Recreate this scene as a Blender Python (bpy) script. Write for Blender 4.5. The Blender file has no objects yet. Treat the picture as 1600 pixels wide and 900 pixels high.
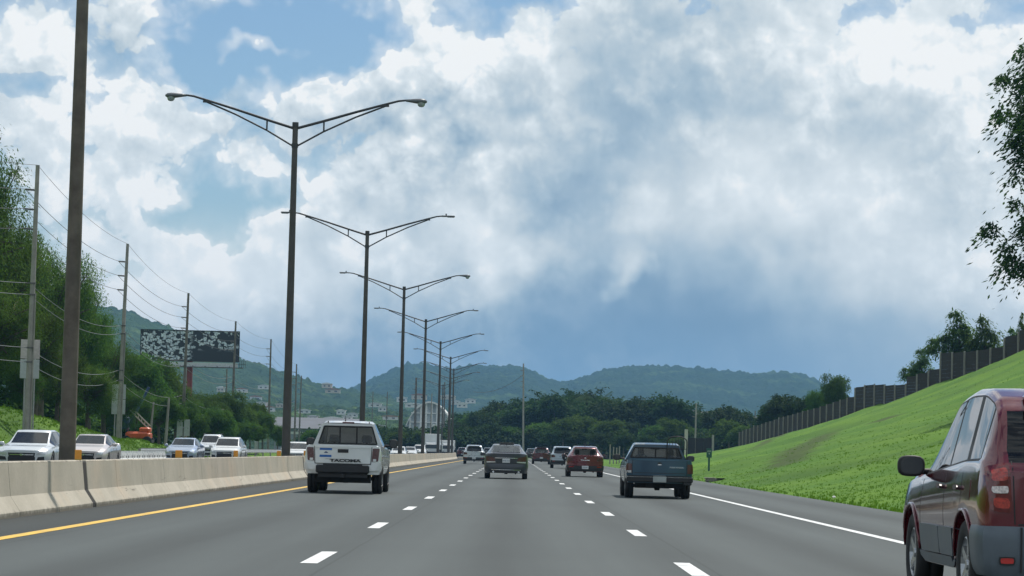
import bpy, bmesh, math, random
import numpy as np
from mathutils import Vector, Matrix, noise
from mathutils.bvhtree import BVHTree
SC = bpy.context.scene
COL = SC.collection
R = math.radians
random.seed(7)
# ---------------------------------------------------------------- camera
FPX = 4250.0; CAMH = 1.12
cd = bpy.data.cameras.new('camera'); cam = bpy.data.objects.new('camera', cd); COL.objects.link(cam)
cd.sensor_width = 36; cd.lens = FPX/1600*36; cd.clip_start = 0.5; cd.clip_end = 30000
ROLL = R(1.4)
HAZE = 1.25e-4
CM = Matrix.Rotation(R(0.125), 4, 'Z') @ Matrix.Rotation(R(90+3.446), 4, 'X') @ Matrix.Rotation(ROLL, 4, 'Z')
cam.matrix_world = Matrix.Translation((0, 0, CAMH)) @ CM
SC.camera = cam
SC.render.resolution_x = 1024; SC.render.resolution_y = 576
def ray(px, py):
    return (CM.to_3x3() @ Vector(((px-800)/FPX, -(py-450)/FPX, -1))).normalized()
def at(px, py, Y):                      # the point of the place seen at that pixel, Y metres down the road
    d = ray(px, py); return Vector((0, 0, CAMH)) + d*(Y/d.y)
# ---------------------------------------------------------------- view, sun, sky
SC.view_settings.view_transform = 'Standard'; SC.view_settings.look = 'None'
SC.view_settings.exposure = 0.0; SC.view_settings.gamma = 1
SUN_EL, SUN_AZ = R(60), R(28)
sd = bpy.data.lights.new('sun', 'SUN'); sd.energy = 3.9; sd.angle = R(0.6); sd.color = (1, .95, .87)
sun = bpy.data.objects.new('sun', sd); COL.objects.link(sun)
sv = Vector((math.sin(SUN_AZ)*math.cos(SUN_EL), math.cos(SUN_AZ)*math.cos(SUN_EL), math.sin(SUN_EL)))
sun.rotation_euler = (-sv).to_track_quat('-Z', 'Y').to_euler(); sun.location = (0, 0, 150)
W = bpy.data.worlds.new('World'); SC.world = W; W.use_nodes = True
SC.cycles.max_bounces = 6; SC.cycles.transparent_max_bounces = 24; SC.cycles.volume_bounces = 0
SC.cycles.use_denoising = True

class NT:                                # small node writer
    def __init__(s, tree): s.t = tree; s.n = tree.nodes; s.l = tree.links
    def new(s, typ, **kw):
        n = s.n.new(typ)
        for k, v in kw.items():
            if k == 'ins':
                for a, b in v.items(): s.put(n.inputs[a], b)
            else: setattr(n, k, v)
        return n
    def put(s, sock, v):
        if isinstance(v, bpy.types.NodeSocket): s.l.new(v, sock)
        elif v is not None:
            try: sock.default_value = v
            except Exception: sock.default_value = tuple(v)
    def m(s, op, a, b=None, c=None, clamp=False):
        n = s.new('ShaderNodeMath', operation=op, use_clamp=clamp)
        s.put(n.inputs[0], a)
        if b is not None: s.put(n.inputs[1], b)
        if c is not None: s.put(n.inputs[2], c)
        return n.outputs[0]
    def v(s, op, a, b=None, scale=None):
        n = s.new('ShaderNodeVectorMath', operation=op)
        s.put(n.inputs[0], a)
        if b is not None: s.put(n.inputs[1], b)
        if scale is not None: s.put(n.inputs['Scale'], scale)
        return n.outputs['Value'] if op in ('LENGTH', 'DOT_PRODUCT', 'DISTANCE') else n.outputs[0]
    def mr(s, x, a, b, c=0., d=1., t='SMOOTHSTEP'):
        n = s.new('ShaderNodeMapRange', interpolation_type=t)
        for i, q in enumerate((x, a, b, c, d)): s.put(n.inputs[i], q)
        return n.outputs[0]
    def mix(s, f, a, b, bt='MIX'):
        n = s.new('ShaderNodeMix', data_type='RGBA', blend_type=bt)
        s.put(n.inputs[0], f); s.put(n.inputs[6], a); s.put(n.inputs[7], b); return n.outputs[2]
    def noise(s, vec, scale, detail=4, rough=.55, dist=0., out=0, dim='3D'):
        n = s.new('ShaderNodeTexNoise', noise_dimensions=dim, ins={'Vector': vec, 'Scale': scale, 'Detail': detail, 'Roughness': rough, 'Distortion': dist}); return n.outputs[out]
    def ramp(s, f, stops):
        n = s.new('ShaderNodeValToRGB'); e = n.color_ramp.elements
        while len(e) < len(stops): e.new(.5)
        for q, (p, c) in zip(e, stops): q.position = p; q.color = (*c, 1)
        s.put(n.inputs[0], f); return n.outputs[0]

def srgb(r, g, b):
    f = lambda c: ((c/255+.055)/1.055)**2.4 if c > 10 else c/255/12.92
    return (f(r), f(g), f(b))

def build_sky():
    t = W.node_tree; t.nodes.clear(); q = NT(t)
    g = q.new('ShaderNodeTexCoord').outputs['Generated']
    D = q.v('NORMALIZE', g)
    sp = q.new('ShaderNodeSeparateXYZ', ins={0: D})
    # the sphere of directions unrolled without a seam (stereographic, its pole straight behind)
    kk = q.m('DIVIDE', FPX/50, q.m('ADD', 1.002, sp.outputs[1]))
    az = q.m('MULTIPLY', sp.outputs[0], kk); el = q.m('MULTIPLY', sp.outputs[2], kk)
    P = q.new('ShaderNodeCombineXYZ', ins={0: az, 1: el, 2: 0.0}).outputs[0]
    # clouds overhead are nearer, so they grow larger away from the horizon ahead
    rad = q.v('LENGTH', P); D3 = q.v('SCALE', P, scale=q.m('POWER', q.m('DIVIDE', q.m('MAXIMUM', rad, 11.0), 11.0), -.5))
    # direction space warped so that cloud outlines are not ellipses
    w1 = q.noise(D3, .9, 3, .55, out=1, dim='2D'); w1 = q.v('SCALE', q.v('SUBTRACT', w1, (.5, .5, .5)), scale=1.5)
    Pw = q.v('ADD', P, w1)
    def blobs(lst, base):
        acc = base
        for (px, py, rx, ry, amp) in lst:
            d = ray(px, py); a = d.x/(1+d.y)*FPX/50; e = d.z/(1+d.y)*FPX/50
            u = q.v('SUBTRACT', Pw, (a, e, 0)); u = q.v('MULTIPLY', u, (100./rx, 100./ry, 0))
            f = q.mr(q.v('LENGTH', u), 0., 1.6, amp, 0.)
            acc = q.m('ADD', acc, f)
        return acc
    # cloud density (evaluated twice: here and a step towards the light)
    grp = bpy.data.node_groups.new('cloud_density', 'ShaderNodeTree')
    grp.interface.new_socket('Vector', in_out='INPUT', socket_type='NodeSocketVector')
    grp.interface.new_socket('Value', in_out='OUTPUT', socket_type='NodeSocketFloat')
    k = NT(grp); gi = k.new('NodeGroupInput'); go = k.new('NodeGroupOutput')
    vin = gi.outputs[0]
    wv = k.v('ADD', vin, k.v('SCALE', k.v('SUBTRACT', k.noise(vin, 1.3, 3, .6, out=1, dim='2D'), (.5, .5, .5)), scale=.42))
    vo = k.new('ShaderNodeTexVoronoi', feature='F1', voronoi_dimensions='2D', ins={'Vector': wv, 'Scale': .85, 'Detail': 3.6, 'Roughness': .52, 'Lacunarity': 2.15})
    b = k.m('SUBTRACT', .62, vo.outputs['Distance'])
    n2 = k.noise(vin, .55, 4, .5, dim='2D')
    dens = k.m('ADD', k.m('MULTIPLY', b, .9), k.m('MULTIPLY', k.m('SUBTRACT', n2, .5), .8))
    k.l.new(dens, go.inputs[0])
    def density(vec):
        n = q.new('ShaderNodeGroup'); n.node_tree = grp; q.put(n.inputs[0], vec); return n.outputs[0]
    rr = density(D3)
    up = q.v('ADD', D3, (.08, .22, 0)); r2 = density(up)
    up2 = q.v('ADD', D3, (.2, .65, 0)); r3 = density(up2)
    cover = blobs([(420, 60, 150, 75, -.75), (560, 95, 75, 60, -.95), (350, 110, 85, 45, -.5), (300, 90, 60, 70, -.35), (480, 25, 140, 40, -.5), (720, 20, 70, 40, -.35), (820, -5, 90, 22, -.4),
                   (370, 320, 120, 42, -.62), (230, 345, 60, 50, -.25), (45, 115, 70, 28, -.45), (190, 200, 30, 80, -.15), (390, 165, 40, 30, -.2),
                   (100, 60, 120, 90, .35), (70, 230, 130, 80, .2), (200, 130, 70, 80, .25), (250, 240, 150, 60, .2), (405, 66, 62, 22, .75), (310, 30, 40, 40, .25), (500, 170, 62, 48, .55), (350, 150, 40, 20, .35),
                   (680, 130, 95, 80, .55), (700, 250, 160, 110, .45), (300, 470, 300, 120, .5), (720, 430, 260, 150, .6), (1100, 480, 500, 150, .8), (680, 330, 90, 80, .3), (1480, 300, 160, 300, .4), (330, 205, 70, 30, .3), (550, 330, 110, 70, .25), (1150, 230, 480, 260, .7), (1100, 40, 200, 40, .2)],
                  q.m('MULTIPLY', q.m('SUBTRACT', q.noise(D3, .11, 2, .5, dim='2D'), q.mr(rad, 11, 20, .15, .36)), q.mr(rad, 11, 20, .5, 3.2)))
    a = q.m('ADD', cover, q.m('MULTIPLY', rr, .62))
    alpha = q.mr(a, .06, .20)
    soft = q.mr(a, -.45, .3)
    alpha = q.m('MAXIMUM', alpha, q.m('MULTIPLY', soft, .6))
    # how much light reaches that part of the cloud
    light = blobs([(130, 90, 170, 120, .10), (330, 215, 100, 45, .16), (665, 95, 120, 70, .34), (500, 165, 70, 45, .30), (400, 66, 80, 30, .45), (870, 60, 90, 60, .15), (1250, 50, 350, 110, .06),
                   (1240, 270, 170, 100, .26), (1460, 150, 120, 120, .15), (770, 385, 80, 60, .28), (968, 425, 26, 36, .35), (350, 440, 280, 120, .24), (1480, 430, 200, 160, .22), (1010, 330, 50, 60, .2), (560, 120, 120, 100, .1),
                   (1050, 70, 80, 110, -.12), (980, 170, 130, 70, -.10), (860, 300, 110, 60, -.16), (1070, 330, 70, 120, -.08), (1010, 480, 330, 90, -.34), (570, 500, 200, 60, -.15), (1250, 440, 220, 70, -.12), (600, 250, 90, 60, -.06), (640, 175, 60, 35, .12), (80, 110, 80, 30, -.2), (1200, 560, 500, 80, -.28), (700, 560, 300, 70, -.25), (200, 330, 90, 60, -.05)],
                  q.m('ADD', .615, q.m('MULTIPLY', q.m('SUBTRACT', q.noise(D3, .25, 4, .5, dim='2D'), .5), .65)))
    crisp = blobs([(450, 130, 330, 130, .55), (690, 120, 150, 100, .35), (200, 100, 200, 200, .2), (1000, 490, 500, 190, -.55), (1300, 420, 300, 150, -.3), (1000, 230, 420, 190, -.26), (300, 450, 300, 120, -.2)], .75)
    relief = q.m('ADD', q.m('MULTIPLY', q.m('SUBTRACT', rr, r2), .62), q.m('MULTIPLY', q.m('SUBTRACT', rr, r3), .42))
    relief = q.m('MAXIMUM', relief, q.m('MULTIPLY', relief, .62)); relief = q.m('MULTIPLY', relief, crisp)
    edge = q.m('MULTIPLY', q.mr(a, .75, .1), .16)          # thin rims let the light through
    L = q.m('ADD', q.m('ADD', light, relief), edge)
    ccol = q.ramp(L, [(0.0, srgb(112, 144, 173)), (.22, srgb(137, 165, 189)), (.42, srgb(172, 193, 208)), (.65, srgb(206, 218, 225)), (.88, srgb(232, 240, 244)), (1, srgb(250, 252, 252))])
    # rain-dark air under the cloud bank, down to the horizon
    base = q.m('ADD', el, q.m('MULTIPLY', q.m('SUBTRACT', q.noise(D3, .3, 3, .5, dim='2D'), .5), 2.2))
    lowf = q.mr(base, 2.7, 1.2)
    lowf = q.m('MULTIPLY', lowf, q.mr(az, -5.5, -1.0, .35, .88))
    lowc = q.mix(q.mr(az, 1.5, 8.5), (*srgb(118, 152, 183), 1), (*srgb(166, 189, 206), 1))
    alpha = q.m('MAXIMUM', alpha, q.m('MULTIPLY', q.mr(el, 3.9, 2.0), 1.0))
    ccol = q.mix(lowf, ccol, lowc)
    nis = q.new('ShaderNodeTexSky', sky_type='NISHITA', sun_disc=False, sun_elevation=SUN_EL, sun_rotation=SUN_AZ, air_density=1.0, dust_density=.6, ozone_density=1.5)
    b1 = q.new('ShaderNodeBackground', ins={0: q.mix(1., nis.outputs[0], (.80, .96, 1.08, 1), 'MULTIPLY'), 1: .085})
    b2 = q.new('ShaderNodeBackground', ins={0: ccol, 1: 1.0})
    mx = q.new('ShaderNodeMixShader', ins={0: alpha, 1: b1.outputs[0], 2: b2.outputs[0]})
    q.l.new(mx.outputs[0], q.new('ShaderNodeOutputWorld').inputs[0])
build_sky()
W.cycles.sampling_method = 'MANUAL'; W.cycles.sample_map_resolution = 512

# ---------------------------------------------------------------- materials
MATS = {}
def mat(name, col, rough=.6, metal=0., coat=0., var=.12, scale=6., bump=0., bscale=40., spec=.5, dirt=0., dirtcol=(.12, .1, .08), emit=None, trans=0.):
    if name in MATS: return MATS[name]
    m = bpy.data.materials.new(name); m.use_nodes = True; t = m.node_tree; t.nodes.clear(); q = NT(t)
    tc = q.new('ShaderNodeTexCoord').outputs['Object']
    n = q.noise(tc, scale, 5, .6)
    c = q.mix(q.mr(n, .3, .7, 0, 1), (*[x*(1-var) for x in col], 1), (*[min(1, x*(1+var)) for x in col], 1))
    if dirt: c = q.mix(q.m('MULTIPLY', q.mr(q.noise(tc, scale*.4, 6, .7), .45, .75), dirt), c, (*dirtcol, 1))
    p = q.new('ShaderNodeBsdfPrincipled', ins={'Base Color': c, 'Metallic': metal, 'Coat Weight': coat, 'Coat Roughness': .06, 'Specular IOR Level': spec})
    q.put(p.inputs['Roughness'], q.mr(n, .2, .8, max(.02, rough-.06), min(1, rough+.06)))
    if emit: q.put(p.inputs['Emission Color'], (*emit[0], 1)); p.inputs['Emission Strength'].default_value = emit[1]
    if bump:
        b = q.new('ShaderNodeBump', ins={'Strength': .6, 'Distance': bump, 'Height': q.noise(tc, bscale, 5, .6)}); q.put(p.inputs['Normal'], b.outputs[0])
    out = p.outputs[0]
    if trans:
        tr = q.new('ShaderNodeBsdfTranslucent', ins={0: c}); out = q.new('ShaderNodeMixShader', ins={0: trans, 1: out, 2: tr.outputs[0]}).outputs[0]
    q.l.new(out, q.new('ShaderNodeOutputMaterial').inputs[0])
    MATS[name] = m; return m
def glass(name, tint, rough=.01, ior=1.5, dust=0.):
    if name in MATS: return MATS[name]
    m = bpy.data.materials.new(name); m.use_nodes = True; t = m.node_tree; t.nodes.clear(); q = NT(t)
    fr = q.new('ShaderNodeFresnel', ins={0: ior})
    a = q.new('ShaderNodeBsdfTransparent', ins={0: (*tint, 1)}); b = q.new('ShaderNodeBsdfGlossy', ins={0: (.95, .97, 1, 1), 'Roughness': rough})
    mx = q.new('ShaderNodeMixShader', ins={0: fr.outputs[0], 1: a.outputs[0], 2: b.outputs[0]})
    out = mx.outputs[0]
    if dust:
        tc = q.new('ShaderNodeTexCoord').outputs['Object']; df = q.new('ShaderNodeBsdfDiffuse', ins={0: (.55, .58, .58, 1)}); tl = q.new('ShaderNodeBsdfTranslucent', ins={0: (.6, .63, .63, 1)})
        d2 = q.new('ShaderNodeMixShader', ins={0: .5, 1: df.outputs[0], 2: tl.outputs[0]})
        out = q.new('ShaderNodeMixShader', ins={0: q.mr(q.noise(tc, 2.5, 4, .6), .3, .7, dust*.85, dust*1.15), 1: out, 2: d2.outputs[0]}).outputs[0]
    q.l.new(out, q.new('ShaderNodeOutputMaterial').inputs[0]); MATS[name] = m; return m

# ---------------------------------------------------------------- mesh helpers
def tag(o, label=None, cat=None, group=None, kind=None):
    for k, v in (('label', label), ('category', cat), ('group', group), ('kind', kind)):
        if v: o[k] = v
    return o
def empty(name, loc=(0, 0, 0), rz=0, parent=None):
    o = bpy.data.objects.new(name, None); COL.objects.link(o); o.location = loc; o.rotation_euler = (0, 0, rz); o.empty_display_size = .2
    if parent: o.parent = parent
    return o
def place(name, me, parent=None, loc=(0, 0, 0), rot=(0, 0, 0), scale=(1, 1, 1)):
    o = bpy.data.objects.new(name, me); COL.objects.link(o); o.location = loc; o.rotation_euler = rot; o.scale = scale
    if parent: o.parent = parent
    return o
def copy_tree(o, parent=None):
    kids = [c for c in COL.objects if c.parent is o]
    c = o.copy(); COL.objects.link(c); c.parent = parent
    for k in kids: copy_tree(k, c)
    return c
class MB:
    def __init__(s): s.v = []; s.f = []; s.mi = []
    def add(s, V, F, mi=0):
        b = len(s.v); s.v += [tuple(x) for x in V]; s.f += [tuple(b+i for i in f) for f in F]; s.mi += [mi]*len(F); return s
    def box(s, c, d, mi=0, rz=0., taper=1., bev=0.):
        x, y, z = d[0]/2, d[1]/2, d[2]/2; V = []
        if bev:
            bv = min(bev, x*.9, y*.9, z*.9)
            P = []
            for zz, ins in ((-z, bv), (-z+bv, 0), (z-bv, 0), (z, bv)):
                for (sx, sy) in ((-1, -1), (1, -1), (1, 1), (-1, 1)):
                    ax, ay = x-ins, y-ins
                    if sx*sy > 0: pts = ((sx*ax, sy*(ay-bv)), (sx*(ax-bv), sy*ay))
                    else: pts = ((sx*(ax-bv), sy*ay), (sx*ax, sy*(ay-bv)))
                    for p in pts: P.append((p[0], p[1], zz))
            # order so that each ring runs counter-clockwise
            rings = [P[i*8:(i+1)*8] for i in range(4)]
            rings = [sorted(r, key=lambda p: math.atan2(p[1]/y, p[0]/x)) for r in rings]
            V = [p for r in rings for p in r]
            F = [(i*8+j, i*8+(j+1) % 8, (i+1)*8+(j+1) % 8, (i+1)*8+j) for i in range(3) for j in range(8)]
            F += [tuple(range(7, -1, -1)), tuple(range(24, 32))]
        else:
            V = [(sx*x*(taper if sz > 0 else 1), sy*y*(taper if sz > 0 else 1), sz*z) for sz in (-1, 1) for (sx, sy) in ((-1, -1), (1, -1), (1, 1), (-1, 1))]
            F = [(3, 2, 1, 0), (4, 5, 6, 7)]+[(i, (i+1) % 4, 4+(i+1) % 4, 4+i) for i in range(4)]
        cs, sn = math.cos(rz), math.sin(rz)
        s.add([(c[0]+p[0]*cs-p[1]*sn, c[1]+p[0]*sn+p[1]*cs, c[2]+p[2]) for p in V], F, mi); return s
    def pod(s, c, d, n=20, e=3.2, mi=0):      # rounded housing: superellipse in x-z, swelling along y
        V = []; F = []
        for (t, k) in ((-.5, .0), (-.5, .86), (-.46, .95), (-.36, 1.), (-.1, 1.0), (.15, .93), (.35, .75), (.47, .45), (.5, .0)):
            for i in range(n):
                a = 2*math.pi*i/n; ca, sa = math.cos(a), math.sin(a); r = (abs(ca)**e+abs(sa)**e)**(-1/e)
                V.append((c[0]+ca*r*k*d[0]/2, c[1]+t*d[1], c[2]+sa*r*k*d[2]/2))
        F = [(j*n+i, j*n+(i+1) % n, (j+1)*n+(i+1) % n, (j+1)*n+i) for j in range(8) for i in range(n)]; s.add(V, F, mi); return s
    def tube(s, pts, rad, n=8, mi=0, cap=True):
        pts = [Vector(p) for p in pts]; rad = rad if hasattr(rad, '__len__') else [rad]*len(pts); V = []; F = []
        for i, p in enumerate(pts):
            t = (pts[min(i+1, len(pts)-1)]-pts[max(i-1, 0)]).normalized()
            a = Vector((0, 0, 1)) if abs(t.z) < .9 else Vector((1, 0, 0))
            u = t.cross(a).normalized(); w = t.cross(u)
            V += [p+(u*math.cos(k*2*math.pi/n)+w*math.sin(k*2*math.pi/n))*rad[i] for k in range(n)]
        for i in range(len(pts)-1):
            F += [(i*n+k, i*n+(k+1) % n, (i+1)*n+(k+1) % n, (i+1)*n+k) for k in range(n)]
        if cap: F += [tuple(range(n-1, -1, -1)), tuple(range((len(pts)-1)*n, len(pts)*n))]
        s.add(V, F, mi); return s
    def lathe(s, prof, n=16, axis='Z', c=(0, 0, 0), mi=0):
        V = []; F = []
        for (r, h) in prof:
            for k in range(n):
                a = k*2*math.pi/n; x, y = r*math.cos(a), r*math.sin(a)
                p = (x, y, h) if axis == 'Z' else ((h, x, y) if axis == 'X' else (x, h, y))
                V.append((c[0]+p[0], c[1]+p[1], c[2]+p[2]))
        for i in range(len(prof)-1):
            F += [(i*n+k, i*n+(k+1) % n, (i+1)*n+(k+1) % n, (i+1)*n+k) for k in range(n)]
        s.add(V, F, mi); return s
    def prism(s, outline, a, b, axis='Y', mi=0):     # outline of 2-D points extruded between a and b along axis
        def P(u, w, t): return {'Y': (u, t, w), 'X': (t, u, w), 'Z': (u, w, t)}[axis]
        n = len(outline); V = [P(u, w, a) for u, w in outline]+[P(u, w, b) for u, w in outline]
        s.add(V, [(i, (i+1) % n, n+(i+1) % n, n+i) for i in range(n)]+[tuple(range(n-1, -1, -1)), tuple(range(n, 2*n))], mi); return s
    def mesh(s, name, mats, smooth=False):
        me = bpy.data.meshes.new(name); me.from_pydata(s.v, [], s.f)
        for m in (mats if isinstance(mats, (list, tuple)) else [mats]): me.materials.append(m)
        me.polygons.foreach_set('material_index', s.mi)
        if smooth: me.shade_smooth()
        me.update()
        return me
    def build(s, name, mats, parent=None, smooth=False, angle=None, **kw):
        me = s.mesh(name, mats, smooth or angle is not None)
        bm = bmesh.new(); bm.from_mesh(me); bmesh.ops.recalc_face_normals(bm, faces=bm.faces); 
        if angle is not None:
            for e in bm.edges: e.smooth = e.calc_face_angle(0) < R(angle)
        bm.to_mesh(me); bm.free()
        return place(name, me, parent, **kw)
def text_mesh(txt, size, depth=.004, name='lettering', font_w=1.0, bold=0.):
    cu = bpy.data.curves.new('txt', 'FONT'); cu.body = txt; cu.size = size; cu.extrude = depth; cu.align_x = 'CENTER'; cu.align_y = 'CENTER'; cu.offset = bold
    o = bpy.data.objects.new('txt', cu); COL.objects.link(o)
    dg = bpy.context.evaluated_depsgraph_get(); me = bpy.data.meshes.new_from_object(o.evaluated_get(dg)); me.name = name
    bpy.data.objects.remove(o); bpy.data.curves.remove(cu)
    for v in me.vertices: v.co.x *= font_w
    return me
# ---------------------------------------------------------------- the road and the land
def bend(y): return 0.0 if y < 320 else -2e-4*(y-320)**2 if y < 900 else -2e-4*580**2-.232*(y-900)
LANE_L, LANE_R, YEL, WHT, EDGE, FOOT = -1.95, 1.78, -5.78, 5.38, 8.5, -7.15
def lerp(x, xs, ys): return float(np.interp(x, xs, ys))
FX = ([0, 235, 265, 300, 330, 390, 470, 560], [46, 44, 41, 37.2, 35.5, 33.4, 31, 29])      # fence line
FZ = ([0, 150, 235, 265, 275, 300, 330, 390, 430, 520], [12, 12, 11, 8.7, 7.9, 6.2, 5.0, 2.6, 1.0, 0.2])
def fence_x(y): return lerp(y, *FX)
def fence_z(y): return lerp(y, *FZ)
LZ = ([0, 100, 148, 167, 187, 215, 245, 300], [4.2, 3.9, 3.05, 2.5, 1.8, 1.0, .4, 0.0])
def sm(a, b, x): t = min(1, max(0, (x-a)/(b-a))); return t*t*(3-2*t)
def fb(x, y, s, o=4): return noise.fractal(Vector((x*s, y*s, 3.7)), 1.0, 2.0, o)
def land(x, y):
    b = bend(y); xr = x-b
    z = 0.0
    if xr > EDGE:
        fx = fence_x(y)-b; fz = fence_z(y)
        t = (xr-EDGE)/max(1, fx-EDGE)
        if t < 1: p = .10*t+.90*t**lerp(y, [100, 150, 250, 330], [1.25, 1.4, 1.75, 2.2]); z = fz*p
        else: z = fz*(1+.10*min(3, t-1))
        z += (fb(x, y, .09)*.30+fb(x, y, .5, 3)*.06)*sm(0, 4, xr-EDGE)*(1 if fz > 1 else fz)
    elif xr < -24.5:
        hb = lerp(y, *LZ); z = hb*sm(0, 4.5, -24.5-xr)
        if xr < -31: z += min(30, (-31-xr)*.16)*sm(330, 200, y) + min(12, max(0, (-45-xr))*.05)*sm(0, 200, y)
        z += fb(x, y, .1)*.3*sm(0, 4, -24.5-xr)
    return z
def hit(px, py, y0=40., y1=460.):       # where the line of sight through that pixel meets the land
    d = ray(px, py); y = y0
    while y < y1:
        p = Vector((0, 0, CAMH))+d*(y/d.y)
        if p.z < land(p.x, p.y): return p
        y += .5
    return Vector((0, 0, CAMH))+d*(y1/d.y)
def ground_material(name, ca, cb, cc, s1=.12, s2=.8, bump=.035, dirt=None):
    m = bpy.data.materials.new(name); m.use_nodes = True; t = m.node_tree; t.nodes.clear(); q = NT(t)
    P = q.new('ShaderNodeTexCoord').outputs['Object']
    a = q.noise(P, s1, 5, .6); b = q.noise(P, s2, 6, .65); c = q.noise(P, 9, 4, .7); g0 = q.noise(P, s1*.45, 3, .5)
    col = q.mix(q.mr(a, .35, .65), (*ca, 1), (*cb, 1)); col = q.mix(q.mr(g0, .46, .68, 0, .6), col, (*[x*.6 for x in ca], 1)); col = q.mix(q.m('MULTIPLY', q.mr(b, .45, .8), .6), col, (*cc, 1))
    col = q.mix(q.mr(c, .3, .75, 0, .35), col, q.mix(.4, col, (0.02, .03, .01, 1)))
    if dirt is not None:
        for (x0, y0, x1, y1, w) in dirt:       # bare-soil streaks worn down the slope
            sp = q.new('ShaderNodeSeparateXYZ', ins={0: P}); L2 = math.hypot(x1-x0, y1-y0); ux, uy = (x1-x0)/L2, (y1-y0)/L2
            dx = q.m('SUBTRACT', sp.outputs[0], x0); dy = q.m('SUBTRACT', sp.outputs[1], y0)
            al = q.m('ADD', q.m('MULTIPLY', dx, ux), q.m('MULTIPLY', dy, uy)); ac = q.m('ABSOLUTE', q.m('SUBTRACT', q.m('MULTIPLY', dx, uy), q.m('MULTIPLY', dy, ux)))
            f = q.m('MULTIPLY', q.mr(q.m('ADD', ac, q.m('MULTIPLY', q.m('SUBTRACT', b, .5), w*3.0)), w*.3, w*1.3, 1, 0), q.m('MULTIPLY', q.mr(al, 0, L2*.2), q.mr(al, L2*.8, L2, 1, 0)))
            col = q.mix(q.m('MULTIPLY', f, .7), col, (.045, .05, .02, 1))
    p = q.new('ShaderNodeBsdfPrincipled', ins={'Base Color': col, 'Roughness': .85, 'Specular IOR Level': .15})
    h = q.m('ADD', q.m('MULTIPLY', c, .35), q.m('ADD', b, q.noise(P, 30, 3, .7)))
    bp = q.new('ShaderNodeBump', ins={'Strength': .8, 'Distance': bump, 'Height': h}); q.put(p.inputs['Normal'], bp.outputs[0])
    q.l.new(p.outputs[0], q.new('ShaderNodeOutputMaterial').inputs[0]); return m
def grid_sheet(name, xs, ys, zf, mt, smooth=True, **kw):
    V = [(x, y, zf(x, y)) for y in ys for x in xs]; n = len(xs)
    F = [(j*n+i, j*n+i+1, (j+1)*n+i+1, (j+1)*n+i) for j in range(len(ys)-1) for i in range(n-1)]
    mb = MB().add(V, F); me = mb.mesh(name, mt, smooth); o = place(name, me); tag(o, **kw); return o
m_grass = ground_material('grass_turf', (.068, .165, .014), (.115, .225, .018), (.055, .13, .014), dirt=[(*hit(1296, 668)[:2], *hit(1196, 742)[:2], 1.3), (*hit(1240, 672)[:2], *hit(1165, 712)[:2], .8), (*hit(1400, 652)[:2], *hit(1366, 658)[:2], 1.2)])
m_grassL = ground_material('grass_left', (.075, .16, .015), (.11, .20, .02), (.06, .12, .02))
m_far = ground_material('far_ground', (.045, .07, .025), (.07, .1, .035), (.09, .08, .05), s1=.01, s2=.2)
# one flat sheet under everything, out to the hills
grid_sheet('ground', list(np.linspace(-4500, 4500, 31)), list(np.linspace(-200, 9000, 31)), lambda x, y: -.15, m_far, kind='structure')
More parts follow.
